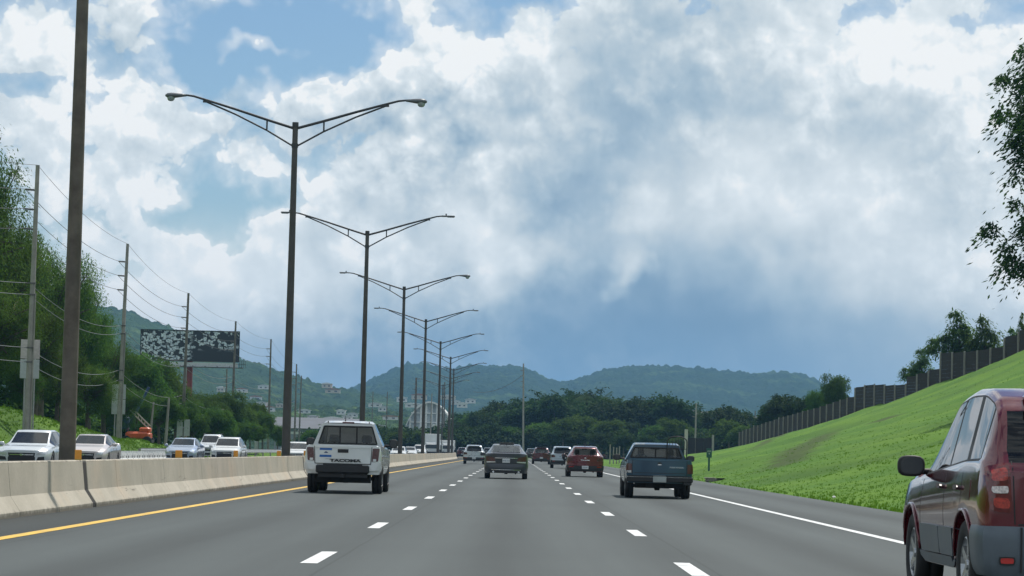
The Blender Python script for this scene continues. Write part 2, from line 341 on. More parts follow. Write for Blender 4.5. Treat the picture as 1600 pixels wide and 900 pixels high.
# ribbons that follow the carriageway
def ribbon(name, xa, xb, y0, y1, z, mt, step=8., nx=1, zf=None, **kw):
    ys = list(np.arange(y0, y1+.01, step)); xs = list(np.linspace(xa, xb, nx+1))
    V = [(x+bend(y), y, z if zf is None else zf(x+bend(y), y)+z) for y in ys for x in xs]; n = len(xs)
    F = [(j*n+i, j*n+i+1, (j+1)*n+i+1, (j+1)*n+i) for j in range(len(ys)-1) for i in range(n-1)]
    o = place(name, MB().add(V, F).mesh(name, mt, True)); tag(o, **kw); return o
def asphalt():
    m = bpy.data.materials.new('asphalt'); m.use_nodes = True; t = m.node_tree; t.nodes.clear(); q = NT(t)
    P = q.new('ShaderNodeTexCoord').outputs['Object']; sp = q.new('ShaderNodeSeparateXYZ', ins={0: P}); X = sp.outputs[0]
    st = q.v('MULTIPLY', P, (1, .035, 1)); st2 = q.v('MULTIPLY', P, (3.2, .05, 1))
    a = q.noise(st, .8, 5, .6); b = q.noise(st2, 1.0, 5, .65); c = q.noise(P, .07, 4, .55); g = q.noise(P, 55, 3, .8); g2 = q.noise(P, 7, 4, .7)
    v = q.m('ADD', .064, q.m('MULTIPLY', q.m('SUBTRACT', a, .5), .042)); v = q.m('ADD', v, q.m('MULTIPLY', q.m('SUBTRACT', b, .5), .018))
    v = q.m('ADD', v, q.m('MULTIPLY', q.m('SUBTRACT', c, .5), .03)); v = q.m('ADD', v, q.m('MULTIPLY', q.m('SUBTRACT', g, .5), .05)); v = q.m('ADD', v, q.m('MULTIPLY', q.m('SUBTRACT', g2, .5), .012))
    # oil darkened middle of each lane, polished paler wheel tracks
    u = q.m('FRACT', q.m('DIVIDE', q.m('ADD', X, 1.95), 3.73)); w = q.m('COSINE', q.m('MULTIPLY', u, 4*math.pi))
    v = q.m('ADD', v, q.m('MULTIPLY', w, -.009))
    v = q.m('ADD', v, q.m('MULTIPLY', q.mr(q.m('ABSOLUTE', q.m('SUBTRACT', u, .5)), 0., .12), .007))
    v = q.m('MULTIPLY', v, q.mr(q.m('ABSOLUTE', q.m('SUBTRACT', q.m('FRACT', q.m('ADD', u, q.m('MULTIPLY', q.m('SUBTRACT', q.noise(q.v('MULTIPLY', P, (.0, .25, 0)), 1., 3, .6), .5), .012))), .055)), .0, .007, .72, 1))   # paving seam
    v = q.m('MULTIPLY', v, q.mr(q.noise(P, 1.7, 5, .75), .66, .74, 1, .86))
    inl = q.m('MULTIPLY', q.mr(X, -5.95, -5.7), q.mr(X, 5.3, 5.5, 1, 0))
    v = q.m('MULTIPLY', v, q.m('ADD', q.m('MULTIPLY', inl, .16), .86))
    v = q.m('MULTIPLY', v, q.mr(X, -5.65, -5.95, 1, .62)); v = q.m('MULTIPLY', v, q.mr(X, 5.45, 5.7, 1, 1.22))
    col = q.new('ShaderNodeCombineColor', ins={0: q.m('MULTIPLY', v, .86), 1: q.m('MULTIPLY', v, 1.01), 2: q.m('MULTIPLY', v, 1.01)}).outputs[0]
    p = q.new('ShaderNodeBsdfPrincipled', ins={'Base Color': col, 'Roughness': .78, 'Specular IOR Level': .3})
    bp = q.new('ShaderNodeBump', ins={'Strength': .5, 'Distance': .006, 'Height': g}); q.put(p.inputs['Normal'], bp.outputs[0])
    q.l.new(p.outputs[0], q.new('ShaderNodeOutputMaterial').inputs[0]); return m
m_asph = asphalt()
ribbon('road', -7.4, EDGE, -30, 1400, 0, m_asph, nx=6, kind='structure')
ribbon('opposite_road', -24.6, -7.6, -30, 1400, -.004, m_asph, nx=6, kind='structure')
m_mark = mat('white_line_paint', (.72, .73, .72), .55, var=.18, scale=9, dirt=.7, dirtcol=(.25, .25, .25))
m_yel = mat('yellow_line_paint', (.72, .44, .045), .55, var=.2, scale=5, dirt=.6, dirtcol=(.3, .2, .05))
ribbon('yellow_edge_line', YEL-.09, YEL+.09, -30, 900, .004, m_yel, step=4, kind='structure')
ribbon('white_edge_line', WHT-.08, WHT+.08, -30, 900, .004, m_mark, step=4, kind='structure')
ribbon('white_edge_line', -24.0, -23.85, -30, 900, .004, m_mark, step=4, kind='structure')
dash = MB()
for X0, ph in ((LANE_L, 27.8), (LANE_R, 27.1)):
    for k in range(-3, 60):
        y = ph+12.05*k
        for s in range(2):
            ya, yb = y-1.52+s*1.52, y+s*1.52
            dash.add([(X0-.085+bend(ya), ya, .004), (X0+.085+bend(ya), ya, .004), (X0+.085+bend(yb), yb, .004), (X0-.085+bend(yb), yb, .004)], [(0, 1, 2, 3)])
tag(dash.build('lane_dashes', m_mark), kind='structure')
dash = MB()
for X0 in (-12.3, -16., -19.6):
    for k in range(-2, 60):
        y = 20+12.05*k; dash.add([(X0-.075+bend(y), y, .003), (X0+.075+bend(y), y, .003), (X0+.075+bend(y), y+3, .003), (X0-.075+bend(y), y+3, .003)], [(0, 1, 2, 3)])
tag(dash.build('lane_dashes', m_mark), kind='structure')
# grass banks
def vari(a, b, s): return list(np.arange(a, b+.001, s))
def bank(name, xr, y0, y1, sy, mt, zoff=0.):
    ys = vari(y0, y1, sy); V = []; n = len(xr)
    for y in ys:
        for x in xr:
            X = x+bend(y); V.append((X, y, land(X, y)+zoff-(0.06 if x in (xr[0], xr[-1]) else 0)))
    F = [(j*n+i, j*n+i+1, (j+1)*n+i+1, (j+1)*n+i) for j in range(len(ys)-1) for i in range(n-1)]
    o = place(name, MB().add(V, F).mesh(name, mt, True)); tag(o, kind='structure'); return o
bank('right_bank', [8.45+.35*math.sin(i*2.1) if i == 0 else 8.5+i*.75 for i in range(75)]+[70, 90, 130, 200], -10, 620, 1.6, m_grass, .012)
bank('left_bank', [-200, -150, -110, -85, -70]+[-60+i*.9 for i in range(40)], -10, 620, 2.2, m_grassL, .012)

# ---- hills
def forest_mat(name, ca, cb, cc):
    m = bpy.data.materials.new(name); m.use_nodes = True; t = m.node_tree; t.nodes.clear(); q = NT(t)
    P = q.new('ShaderNodeTexCoord').outputs['Object']
    a = q.noise(P, .006, 5, .6); b = q.noise(P, .045, 5, .7); vo = q.new('ShaderNodeTexVoronoi', ins={'Vector': P, 'Scale': .11}); e = q.noise(P, .018, 5, .65)
    col = q.mix(q.mr(a, .38, .62), (*ca, 1), (*cb, 1)); col = q.mix(q.mr(e, .52, .66), col, (*cc, 1)); col = q.mix(q.mr(b, .35, .7, .0, .6), col, q.mix(.75, col, (.006, .014, .008, 1)))
    p = q.new('ShaderNodeBsdfPrincipled', ins={'Base Color': col, 'Roughness': .95, 'Specular IOR Level': .05})
    h = q.m('ADD', q.m('MULTIPLY', vo.outputs['Distance'], -.12), q.m('MULTIPLY', b, 2.2))
    bp = q.new('ShaderNodeBump', ins={'Strength': 1., 'Distance': 9., 'Height': h}); q.put(p.inputs['Normal'], bp.outputs[0])
    q.l.new(p.outputs[0], q.new('ShaderNodeOutputMaterial').inputs[0]); return m
m_hill = forest_mat('forest_hill', (.022, .05, .02), (.035, .07, .024), (.07, .12, .035))
m_hill2 = forest_mat('forest_foothill', (.028, .06, .022), (.05, .095, .03), (.10, .16, .045))
def hill(name, pts, d0, d1, seed, mt, amp, lump, pxs=(-500, 2100), nst=90, dx=1.7):
    xs = np.arange(pxs[0], pxs[1], dx); px = [p[0] for p in pts]; py = [p[1] for p in pts]
    V = []; n = len(xs); rows = list(np.linspace(0, 1, nst))+[1.08, 1.25, 1.6]
    cols = []
    for x in xs:
        y = float(np.interp(x, px, py)); r = ray(x, y); cols.append((r.x/r.y, r.z/r.y))
    for t in rows:
        dd = d0+(d1-d0)*t
        for (ax, hz) in cols:
            X = ax*dd; H = CAMH+hz*d1
            prof = (t**.85 if t <= 1 else max(0, 1-(t-1)*1.5))
            # ridges and gullies running down the slope, vanishing at foot and crest
            g = noise.fractal(Vector((X*.0022*(1000./d1)*3+seed, dd*.0009, seed)), 1., 2.1, 5)
            z = H*prof*(1+0*g)+g*amp*math.sin(min(1, t)*math.pi*.93)
            c = noise.fractal(Vector((X/lump, dd/lump, seed*2)), .9, 2., 3)
            z += (abs(c)*1.1-.2)*lump*.42*min(1, t*4)
            V.append((X, dd, z-1.5))
    R_ = len(rows)
    F = [(j*n+i, j*n+i+1, (j+1)*n+i+1, (j+1)*n+i) for j in range(R_-1) for i in range(n-1)]
    o = place(name, MB().add(V, F).mesh(name, mt, True)); tag(o, kind='structure'); return o
hill('far_hills', [(-500, 600), (300, 640), (480, 625), (560, 601), (600, 582), (640, 567), (665, 566), (700, 577), (735, 570), (780, 571), (822, 573), (850, 588), (880, 595), (905, 589), (945, 576), (1000, 570), (1060, 572), (1120, 577), (1180, 583), (1235, 582), (1262, 588), (1290, 603), (1340, 630), (1450, 655), (1700, 640), (2100, 600)], 2500, 3900, 3.1, m_hill, 26, 15)
hill('left_hill', [(-500, 450), (0, 452), (120, 468), (180, 478), (212, 484), (235, 497), (262, 503), (285, 517), (330, 540), (372, 556), (405, 566), (440, 579), (470, 588), (500, 596), (535, 603), (560, 606), (600, 615), (650, 628), (720, 640), (820, 648), (1000, 660), (1300, 690), (2100, 700)], 1300, 2300, 8.4, m_hill2, 20, 10)
hill('foothill', [(-500, 600), (180, 620), (300, 625), (400, 622), (480, 628), (540, 632), (580, 636), (640, 640), (720, 646), (800, 652), (900, 660), (1060, 655), (1150, 650), (1250, 665), (2100, 690)], 900, 1500, 15.2, m_hill2, 7, 7)
# ---------------------------------------------------------------- concrete barrier
ORD = ['first', 'second', 'third', 'fourth', 'fifth', 'sixth', 'seventh', 'eighth', 'ninth', 'tenth', 'eleventh', 'twelfth', 'thirteenth', 'fourteenth', 'fifteenth', 'sixteenth', 'seventeenth', 'eighteenth', 'nineteenth', 'twentieth']
def barrier_mat():
    m = bpy.data.materials.new('barrier_concrete'); m.use_nodes = True; t = m.node_tree; t.nodes.clear(); q = NT(t)
    tc = q.new('ShaderNodeTexCoord'); oi = q.new('ShaderNodeObjectInfo'); P = q.new('ShaderNodeNewGeometry').outputs['Position']
    n = q.noise(P, .8, 6, .65); st = q.noise(q.v('MULTIPLY', P, (1, 7, .35)), 1.2, 5, .7); f = q.noise(P, 30, 4, .7)
    sp = q.new('ShaderNodeSeparateXYZ', ins={0: tc.outputs['Object']}); Z = sp.outputs[2]
    c = q.mix(q.mr(n, .3, .7), (.42, .385, .32, 1), (.52, .475, .40, 1)); c = q.mix(q.mr(q.noise(P, .35, 4, .6), .5, .75), c, (.54, .45, .35, 1))
    c = q.mix(q.m('MULTIPLY', q.mr(st, .56, .85), q.mr(Z, .1, .8, .1, .5)), c, (.17, .15, .13, 1))           # run-off streaks from the top
    c = q.mix(q.m('MULTIPLY', q.mr(q.m('ADD', Z, q.m('MULTIPLY', q.m('SUBTRACT', q.noise(P, 5, 4, .7), .5), .18)), .10, .02), .75), c, (.13, .115, .095, 1))   # road grime at the foot
    c = q.mix(q.m('MULTIPLY', q.mr(Z, .765, .79), q.mr(q.noise(P, 3, 4, .7), .4, .7)), c, (.2, .18, .15, 1))
    sc_ = q.noise(q.v('MULTIPLY', P, (1, .55, 9)), 1.3, 5, .75); c = q.mix(q.m('MULTIPLY', q.mr(sc_, .60, .72), q.m('MULTIPLY', q.mr(Z, .12, .2), q.mr(Z, .5, .35, 1, 0) if False else q.mr(Z, .35, .5, .7, 0))), c, (.10, .09, .08, 1))   # tyre scuffs
    c = q.mix(q.m('MULTIPLY', q.mr(q.noise(P, 1.1, 6, .8), .60, .70), .5), c, (.24, .18, .13, 1))
    c = q.mix(q.mr(f, .35, .8, 0, .25), c, (.2, .18, .15, 1))
    p = q.new('ShaderNodeBsdfPrincipled', ins={'Base Color': c, 'Roughness': .85, 'Specular IOR Level': .2})
    bp = q.new('ShaderNodeBump', ins={'Strength': .6, 'Distance': .006, 'Height': f}); q.put(p.inputs['Normal'], bp.outputs[0])
    q.l.new(p.outputs[0], q.new('ShaderNodeOutputMaterial').inputs[0]); return m
m_conc = barrier_mat()
m_dark = mat('joint_filler', (.03, .027, .025), .9)
BP = [(0, 0), (0, .075), (-.15, .30), (-.205, .785), (-.225, .80), (-.375, .80), (-.395, .785), (-.45, .30), (-.6, .075), (-.6, 0)]
def bar_mesh(L):
    mb = MB(); n = len(BP); ny = 4; c = .012
    ys = [0, c]+[L*k/ny for k in range(1, ny)]+[L-c, L]
    V = []
    for i, y in enumerate(ys):
        ins = .008 if i in (0, len(ys)-1) else 0
        for (x, z) in BP: V.append((x+(-ins if x > -.3 else ins), y, z-(ins if z > .7 else 0)))
    F = [(i*n+k, i*n+k+1, (i+1)*n+k+1, (i+1)*n+k) for i in range(len(ys)-1) for k in range(n-1)]+[tuple(range(n)), tuple(range(len(V)-1, len(V)-n-1, -1))]
    bm = bmesh.new(); me = mb.add(V, F).mesh('barrier_segment', m_conc); bm.from_mesh(me); bmesh.ops.recalc_face_normals(bm, faces=bm.faces); bm.to_mesh(me); bm.free(); return me
SEG = 3.35; seg_me = bar_mesh(SEG-.015)
filler = MB().prism([(x*.93-.02, z*.97) for x, z in BP], 0, .5).mesh('joint_filler', m_dark)
gaps = [-1.7+48.4*k for k in range(0, 10)]       # wide open joints, one beside each lamp
for i in range(9):
    y0, y1 = gaps[i]+.19, gaps[i+1]-.19; n = round((y1-y0)/SEG); s = (y1-y0)/n
    b = empty('concrete_barrier', (FOOT+bend(y0), y0, 0))
    tag(b, ['beige concrete median barrier run in front, beside the rust-stained lamp shaft', 'long beige concrete barrier run between the wide dark joint and the white pickup'][i] if i < 2 else
        'beige concrete barrier run beyond the white pickup, %s run from the wide dark joint' % ORD[i-1], 'barrier', 'concrete barrier runs along the median')
    for k in range(n):
        ya = y0+s*k; dx = bend(ya)-bend(y0); place('barrier_segment', seg_me, b, (dx, ya-y0, 0), (0, 0, -math.atan((bend(ya+s)-bend(ya))/s)*-1 if False else math.atan(-(bend(ya+s)-bend(ya))/s)), (1, s/SEG, 1))
    place('joint_filler', filler, b, (bend(y1)-bend(y0), y1-y0-.02, 0), (0, 0, 0), (1, .8, 1))
# reflectors on top of it
m_orange = mat('amber_reflector', (.75, .30, .015), .35, coat=.5); m_orb = mat('reflector_bracket', (.45, .3, .05), .5)
refl = MB(); refl.box((0, 0, .09), (.12, .025, .17), bev=.008)
rme = refl.mesh('reflector_face', m_orange); rb = MB().box((0, .03, .04), (.05, .04, .08)).box((0, .02, .008), (.11, .08, .016)).mesh('bracket', m_orb)
for i, (px, Y, w) in enumerate([(124, 46.3, .115/.12), (252, 61, 1.3), (347, 73.5, 1), (418, 87, 1.1), (468, 98, 1.0)]):
    X = at(px, 708, Y).x; o = empty('barrier_reflector', (max(min(X, -7.4), -7.5), Y, .80))
    place('reflector_face', rme, o, scale=(w, 1, 1)); place('bracket', rb, o)
    tag(o, ['amber reflector on the barrier top beside the rust-stained lamp shaft', 'amber reflector on the barrier top below the blue-grey oncoming car', 'amber reflector on the barrier top below the white boxy oncoming car',
            'amber reflector on the barrier top at the foot of a utility pole', 'amber reflector on the barrier top below the white oncoming crossover'][i], 'reflector', 'amber reflectors along the barrier top')
# ---------------------------------------------------------------- street lamps
m_pole = mat('galvanised_brown', (.135, .112, .09), .6, metal=.1, var=.3, scale=1.6, dirt=.95, dirtcol=(.05, .03, .02), bump=.002, bscale=14)
m_pole2 = mat('galvanised_grey', (.078, .072, .068), .6, metal=.1, var=.2, scale=1.6, dirt=.7, dirtcol=(.05, .036, .028)); m_arm = mat('arm_steel', (.06, .062, .068), .5, metal=.4)
m_head = mat('lamp_head_grey', (.13, .14, .155), .45, metal=.2); m_lens = mat('lamp_glass', (.32, .35, .38), .15, coat=1)
POLE_X = -7.95; PH = 12.45
def lamp(i, y):
    o = empty('street_lamp', (POLE_X+bend(y)-(.18 if i == 0 else 0), y, .0))
    p = MB().tube([(0, 0, 0), (0, 0, .35)], [.26, .26], 10).tube([(0, 0, .3)]+[(0, 0, z) for z in (1, 3, 6, 9, 11.5, PH)], [.158, .152, .143, .128, .112, .1, .095], 12)
    p.build('pole', m_pole if i == 0 else m_pole2, o, angle=50)
    MB().tube([(0, 0, PH-.12), (0, 0, PH+.03)], .112, 12).build('pole_cap', m_arm, o, angle=50); MB().tube([(0, 0, PH-.86), (0, 0, PH-.72)], .118, 12).build('collar', m_arm, o, angle=50)
    for s in (-1, 1):
        a = MB(); up = [(.08, -.17), (1.0, .10), (2.1, .44), (3.1, .73), (3.35, .80), (3.6, .87), (3.85, .90), (4.0, .90)]
        a.tube([(s*x, 0, PH+z) for x, z in up], [.05, .048, .045, .042, .04, .038, .035, .035], 8)
        a.tube([(s*x, 0, PH+z) for x, z in ((.08, -.80), (1.0, -.27), (2.1, .26), (3.17, .69))], .032, 8)
        a.tube([(s*1.0, 0, PH+.12), (s*1.0, 0, PH-.27)], .03, 8).box((s*3.12, 0, PH+.69), (.3, .07, .07))
        a.build('bracket_arm', m_arm, o, angle=50)
        if i in (0, 1) or (i == 3 and s == 1):
            h = MB(); n = 12; prof = [(3.85, .045, .04), (4.02, .075, .06), (4.2, .13, .085), (4.38, .165, .10), (4.52, .15, .085), (4.6, .06, .03)]
            V = [(s*x, wy*math.cos(2*math.pi*k/n), PH+.895-(x-3.85)*.03+hz*math.sin(2*math.pi*k/n)) for (x, wy, hz) in prof for k in range(n)]
            F = [(j*n+k, j*n+(k+1) % n, (j+1)*n+(k+1) % n, (j+1)*n+k) for j in range(len(prof)-1) for k in range(n)]+[tuple(range(n)), tuple(range(len(V)-n, len(V)))]
            hd = h.add(V, F).build('lamp_head', m_head, o, smooth=True)
            g = MB().lathe([(.001, -.17), (.08, -.155), (.125, -.10), (.14, -.03), (.14, .0)], 14, c=(s*4.4, 0, PH+.84)); g.build('lamp_glass', m_lens, hd, smooth=True)
        else:
            h = MB().box((s*4.2, 0, PH+.9), (.72, .27, .07), bev=.02).box((s*4.35, 0, PH+.855), (.36, .2, .03)); hd = h.build('lamp_head', m_head, o)
            MB().tube([(s*4.1, 0, PH+.93), (s*4.1, 0, PH+1.03)], .04, 8).build('photocell', m_head, hd)
    lab = ['rust-stained brown lamp shaft rising out of the top of the photo, nearest of its row', 'nearest street lamp with both arms in view and drop-glass heads, before the white pickup',
           'second fully visible twin-arm lamp, flat heads, standing right behind the white pickup', 'third fully visible twin-arm lamp, flat left head and rounded right head']
    tag(o, lab[i] if i < 4 else '%s fully visible twin-arm lamp along the median barrier, small flat heads' % ORD[i-1], 'street lamp', 'twin-arm street lamps along the median')
for i, y in enumerate([49.6, 95, 142, 190, 237, 284.5, 331, 379, 424, 472]): lamp(i, y)
# ---------------------------------------------------------------- utility poles and wires
m_wood = mat('pole_wood', (.155, .14, .12), .85, var=.25, scale=2.5, dirt=.5, dirtcol=(.07, .06, .05), bump=.004, bscale=9)
m_cpole = mat('pole_concrete', (.30, .28, .25), .85, var=.15, scale=2, dirt=.4, dirtcol=(.12, .1, .09))
m_ins = mat('insulator', (.11, .10, .10), .4); m_wire = mat('wire', (.10, .10, .10), .6); m_wire2 = mat('pale_cable', (.16, .17, .17), .6)
wire_pts = {k: [] for k in range(8)}
def upole(px, pyt, Y, label, arms=3, r=.16, pxb=None, wires=False, mt=None, armdir=-1, grp='utility poles beside the highway', conduit=False, lift=None):
    top = at(px, pyt, Y); bx = top.x-(.012*top.z*(1 if pxb is None else 0)); z0 = land(bx, Y)-.15
    if pxb is not None: bx = at(pxb, 690, Y).x
    o = empty('utility_pole', (bx, Y, z0)); T = Vector((top.x-bx, 0, top.z-z0)); H = T.length
    pt = lambda t: T*t
    MB().tube([pt(t) for t in (0, .25, .5, .75, 1)], [r*1.12, r, r*.9, r*.8, r*.68], 10).build('pole', mt or m_wood, o, angle=50)
    for k in range(arms):
        zz = 1-(1.35+1.05*k)/H; p = pt(zz)
        a = MB().tube([p+Vector((armdir*.05, 0, 0)), p+Vector((armdir*.62, 0, .05))], [.05, .035], 8)
        for j in range(5): a.tube([p+Vector((armdir*(.18+j*.08), 0, .012)), p+Vector((armdir*(.205+j*.08), 0, .015))], .075, 8)
        a.build('insulator', m_ins, o)
        if wires: wire_pts[1+k].append(Vector((bx, Y, z0))+p+Vector((armdir*.62, 0, .05)))
    if wires:
        wire_pts[0].append(Vector((bx, Y, z0))+pt(1.0))
        for k, f in enumerate((.585, .545, .36, .31)):
            q_ = pt(f); MB().box((q_.x+.0, -.12, q_.z), (.34, .1, .08)).build('cable_clamp', m_ins, o); wire_pts[4+k].append(Vector((bx-.1, Y-.17, z0+q_.z)))
    if conduit: MB().tube([pt(0)+Vector((.2, -.05, 0)), pt(.55)+Vector((.17, -.05, 0))], .045, 8).build('conduit', m_cpole, o)
    tag(o, label, 'utility pole', grp); return o
upole(-420, 150, 100, 'grey utility pole beyond the left edge of the oncoming lanes', wires=True)
upole(59, 258, 145, 'grey utility pole nearest in view, in front of the big trees, signboards behind it', pxb=41, wires=True, mt=m_cpole, conduit=True)
upole(199.5, 381, 201, 'weathered utility pole second from the left, paired signboards at its foot', pxb=184, wires=True, mt=m_cpole, conduit=True)
upole(294.5, 458, 265, 'dark utility pole standing in front of the middle of the billboard', pxb=284, wires=True)
upole(368.5, 502, 323, 'dark utility pole in front of the right end of the billboard', pxb=361, wires=True)
upole(423.5, 530, 375, 'utility pole standing alone between billboard and nearest complete street lamp', pxb=419, wires=True)
upole(463.5, 569, 450, 'taller of the two thin poles just right of the nearest complete street lamp', pxb=460, wires=True)
upole(471, 587, 505, 'shorter of the two thin poles just right of the nearest complete street lamp', pxb=467, wires=True)
upole(354.5, 577, 520, 'thin dark pole with many insulators between billboard post and foothills', arms=6, pxb=352, r=.2)
upole(650.5, 590, 560, 'thick dark pole full of insulators left of the white arched hall', arms=6, pxb=648, r=.28)
upole(695, 597, 600, 'dark pole rising in front of the right part of the white arched hall', arms=3, pxb=693, r=.2)
upole(675, 615, 480, 'slim pale pole in front of the middle of the white arched hall', arms=0, pxb=672, r=.12, mt=m_cpole)
upole(818, 568, 520, 'lone tall slender pole rising above the middle of the dark tree wall', arms=4, pxb=818, r=.2, mt=m_cpole)
upole(605.5, 612, 620, 'faint thin pole on the foothills between two street lamps', arms=1, r=.14)
upole(583, 612, 700, 'faint thin pole right behind the second complete street lamp', arms=1, r=.14)
upole(1088, 630, 470, 'grey concrete pole behind the dark wall panel by the right trees', arms=2, pxb=1086, r=.17, mt=m_cpole)
upole(1180, 642, 520, 'small dark post by the pale building behind the right fence', arms=0, r=.14)
upole(264, 622, 230, 'pale bare trunk-like post left of the white signboards', arms=0, pxb=258, r=.13, mt=m_cpole)
upole(240, 628, 236, 'second pale bare post beside the orange boom machine', arms=0, pxb=233, r=.11, mt=m_cpole)
wl = ['thin static wire strung between the utility pole tops', 'upper conductor wire on the highest side insulators of the utility poles', 'middle conductor wire on the second side insulators of the utility poles', 'lower conductor wire on the third side insulators of the utility poles',
      'upper of the pair of cables crossing the big trees at mid pole', 'lower of the pair of cables crossing the big trees at mid pole', 'upper of the low cables sagging in front of the left trees', 'lowest cable sagging in front of the left trees']
for k, pts in wire_pts.items():
    mb = MB()
    for a, b in zip(pts[:-1], pts[1:]):
        L = (b-a).length; sag = L*(.010 if k < 4 else .014); P = [a.lerp(b, t/14)-Vector((0, 0, 4*sag*(t/14)*(1-t/14))) for t in range(15)]
        mb.tube(P, .012 if k == 0 else (.017 if k < 4 else .02), 5)
    tag(mb.build('power_line', m_wire if k < 4 else m_wire2), wl[k], 'wire', 'wires between the utility poles')
# a drooping service wire across the tree wall to the lone pole
a, b = at(740, 612, 560), at(818, 585, 520); mb = MB().tube([a.lerp(b, t/12)-Vector((0, 0, 5*(t/12)*(1-t/12))) for t in range(13)], .04, 5)
tag(mb.build('power_line', m_wire), 'faint drooping wire running to the lone slender pole above the trees', 'wire')
# ---------------------------------------------------------------- signboards behind the left poles
m_wsign = mat('sign_back', (.42, .44, .46), .4, metal=.3, var=.08); m_spost = mat('sign_post', (.33, .33, .33), .5, metal=.4)
m_pinks = mat('sign_back_warm', (.50, .44, .44), .4, metal=.2)
def signboard(px0, px1, py0, py1, Y, label, rows=2, gapc=.12):
    a = at(px0, py1, Y); b = at(px1, py0, Y); w = b.x-a.x; h = b.z-a.z; cx = (a.x+b.x)/2; gz = land(cx, Y)-.2
    o = empty('signboard', (cx, Y, gz)); z0 = a.z-gz
    for s in (-1, 1): MB().tube([(s*w*.25, .05, 0), (s*w*.25, .05, z0+h*.95)], .045, 8).build('post', m_spost, o)
    for r_ in range(rows):
        for s in (-1, 1):
            pw = (w-gapc)/2; ph = h/rows-.04
            MB().box((s*(pw/2+gapc/2), -.03, z0+ph/2+r_*h/rows), (pw, .03, ph), bev=.01).build('panel', m_pinks if r_ == rows-1 and py0 < 560 else m_wsign, o)
        MB().box((0, .02, z0+h*(r_+.5)/rows), (w, .03, .07)).build('rail', m_spost, o)
    tag(o, label, 'signboard', 'signboards behind the utility poles')
signboard(31, 63, 530, 591, 146.5, 'tall pair of pale signboard backs behind the nearest utility pole')
signboard(174, 197, 600, 647, 203, 'pair of pale grey signboard backs behind the second utility pole')
signboard(276, 297, 655, 681, 250, 'low white signboards by the pole in front of the billboard', rows=1)
signboard(397.5, 403, 689, 703, 300, 'small white sign near the foot of the lone utility pole left of the lamps', rows=1, gapc=.02)
# ---------------------------------------------------------------- billboard
def billboard():
    Y = 403.; a = at(220, 560, Y); b = at(374, 518, Y); w = b.x-a.x; h = 4.35; cx = (a.x+b.x)/2; zb = at(297, 563, Y).z; gz = land(cx, Y)
    o = empty('billboard', (cx, Y, gz)); z = zb-gz
    m_red = mat('billboard_red', (.20, .025, .02), .5, var=.15, scale=1.5); m_w = mat('billboard_trim', (.50, .52, .53), .5)
    m_k = mat('billboard_black', (.010, .011, .016), .4); m_mo = bpy.data.materials.new('billboard_print'); m_mo.use_nodes = True; t = m_mo.node_tree; t.nodes.clear(); q = NT(t)
    P = q.new('ShaderNodeTexCoord').outputs['Object']; sp = q.new('ShaderNodeSeparateXYZ', ins={0: P}); U = q.new('ShaderNodeCombineXYZ', ins={0: sp.outputs[0], 1: sp.outputs[2], 2: 0.}).outputs[0]
    Uw = q.v('ADD', U, q.v('SCALE', q.v('SUBTRACT', q.noise(U, 1.1, 3, .6, out=1), (.5, .5, .5)), scale=.9))
    vo = q.new('ShaderNodeTexVoronoi', distance='CHEBYCHEV', voronoi_dimensions='2D', ins={'Vector': q.v('MULTIPLY', Uw, (1.0, 1.45, 1)), 'Scale': 2.0, 'Randomness': .8})
    cc = q.new('ShaderNodeSeparateColor', ins={0: vo.outputs['Color']})
    on = q.mr(cc.outputs[0], .22, .26); inn = q.mr(vo.outputs['Distance'], .46, .41, t='LINEAR')
    tone = q.mix(q.mr(q.noise(U, 4, 2, .5), .35, .65), (.30, .36, .46, 1), (.66, .70, .76, 1))
    bl = q.m('MAXIMUM', q.mr(sp.outputs[0], -.5, 0.7, 1, 0), q.m('MULTIPLY', q.m('MULTIPLY', q.mr(sp.outputs[2], z+1.3, z+2.2), 1), q.mr(q.noise(U, .7, 2, .5), .46, .5)))
    f = q.m('MULTIPLY', q.m('MULTIPLY', on, inn), bl)
    col = q.mix(f, (.012, .013, .02, 1), tone)
    p = q.new('ShaderNodeBsdfPrincipled', ins={'Base Color': col, 'Roughness': .45}); q.l.new(p.outputs[0], q.new('ShaderNodeOutputMaterial').inputs[0])
    MB().box((0, 0, z+h/2), (w, .25, h)).build('poster_panel', m_mo, o)
    fr = MB()
    for (c, d) in (((0, -.16, z-.06), (w+.24, .12, .14)), ((0, -.16, z+h+.05), (w+.24, .12, .13)), ((-w/2-.06, -.16, z+h/2), (.13, .12, h)), ((w/2+.06, -.16, z+h/2), (.13, .12, h))): fr.box(c, d)
    fr.build('frame', m_k, o)
    MB().box((.35, -.55, z-.62), (w-.8, .06, .62)).build('apron', m_w, o)
    cw = MB().box((.6, -.8, z-1.0), (w+.4, .9, .10)); 
    for k in range(9): cw.box((-w/2+.6+k*w/8, -.5, z-.85), (.08, 1.3, .12))
    for k in range(4): cw.tube([(w/2+.3+k*.28, -1.2, z-1), (w/2+.3+k*.28, -1.2, z+.05)], .03, 5)
    cw.tube([(w/2-.3, -1.2, z+.05), (w/2+1.2, -1.2, z+.05)], .03, 5).tube([(w/2-.3, -1.2, z-.45), (w/2+1.2, -1.2, z-.45)], .03, 5)
    cw.build('catwalk', m_k, o)
    MB().tube([(0, .5, 0), (0, .5, z+.1)], .44, 16).box((0, .35, z+.05), (w*.9, .5, .4)).build('column', m_red, o, angle=50)
    tag(o, 'billboard of scattered white blocks on black, carried by a single red column', 'billboard')
billboard()
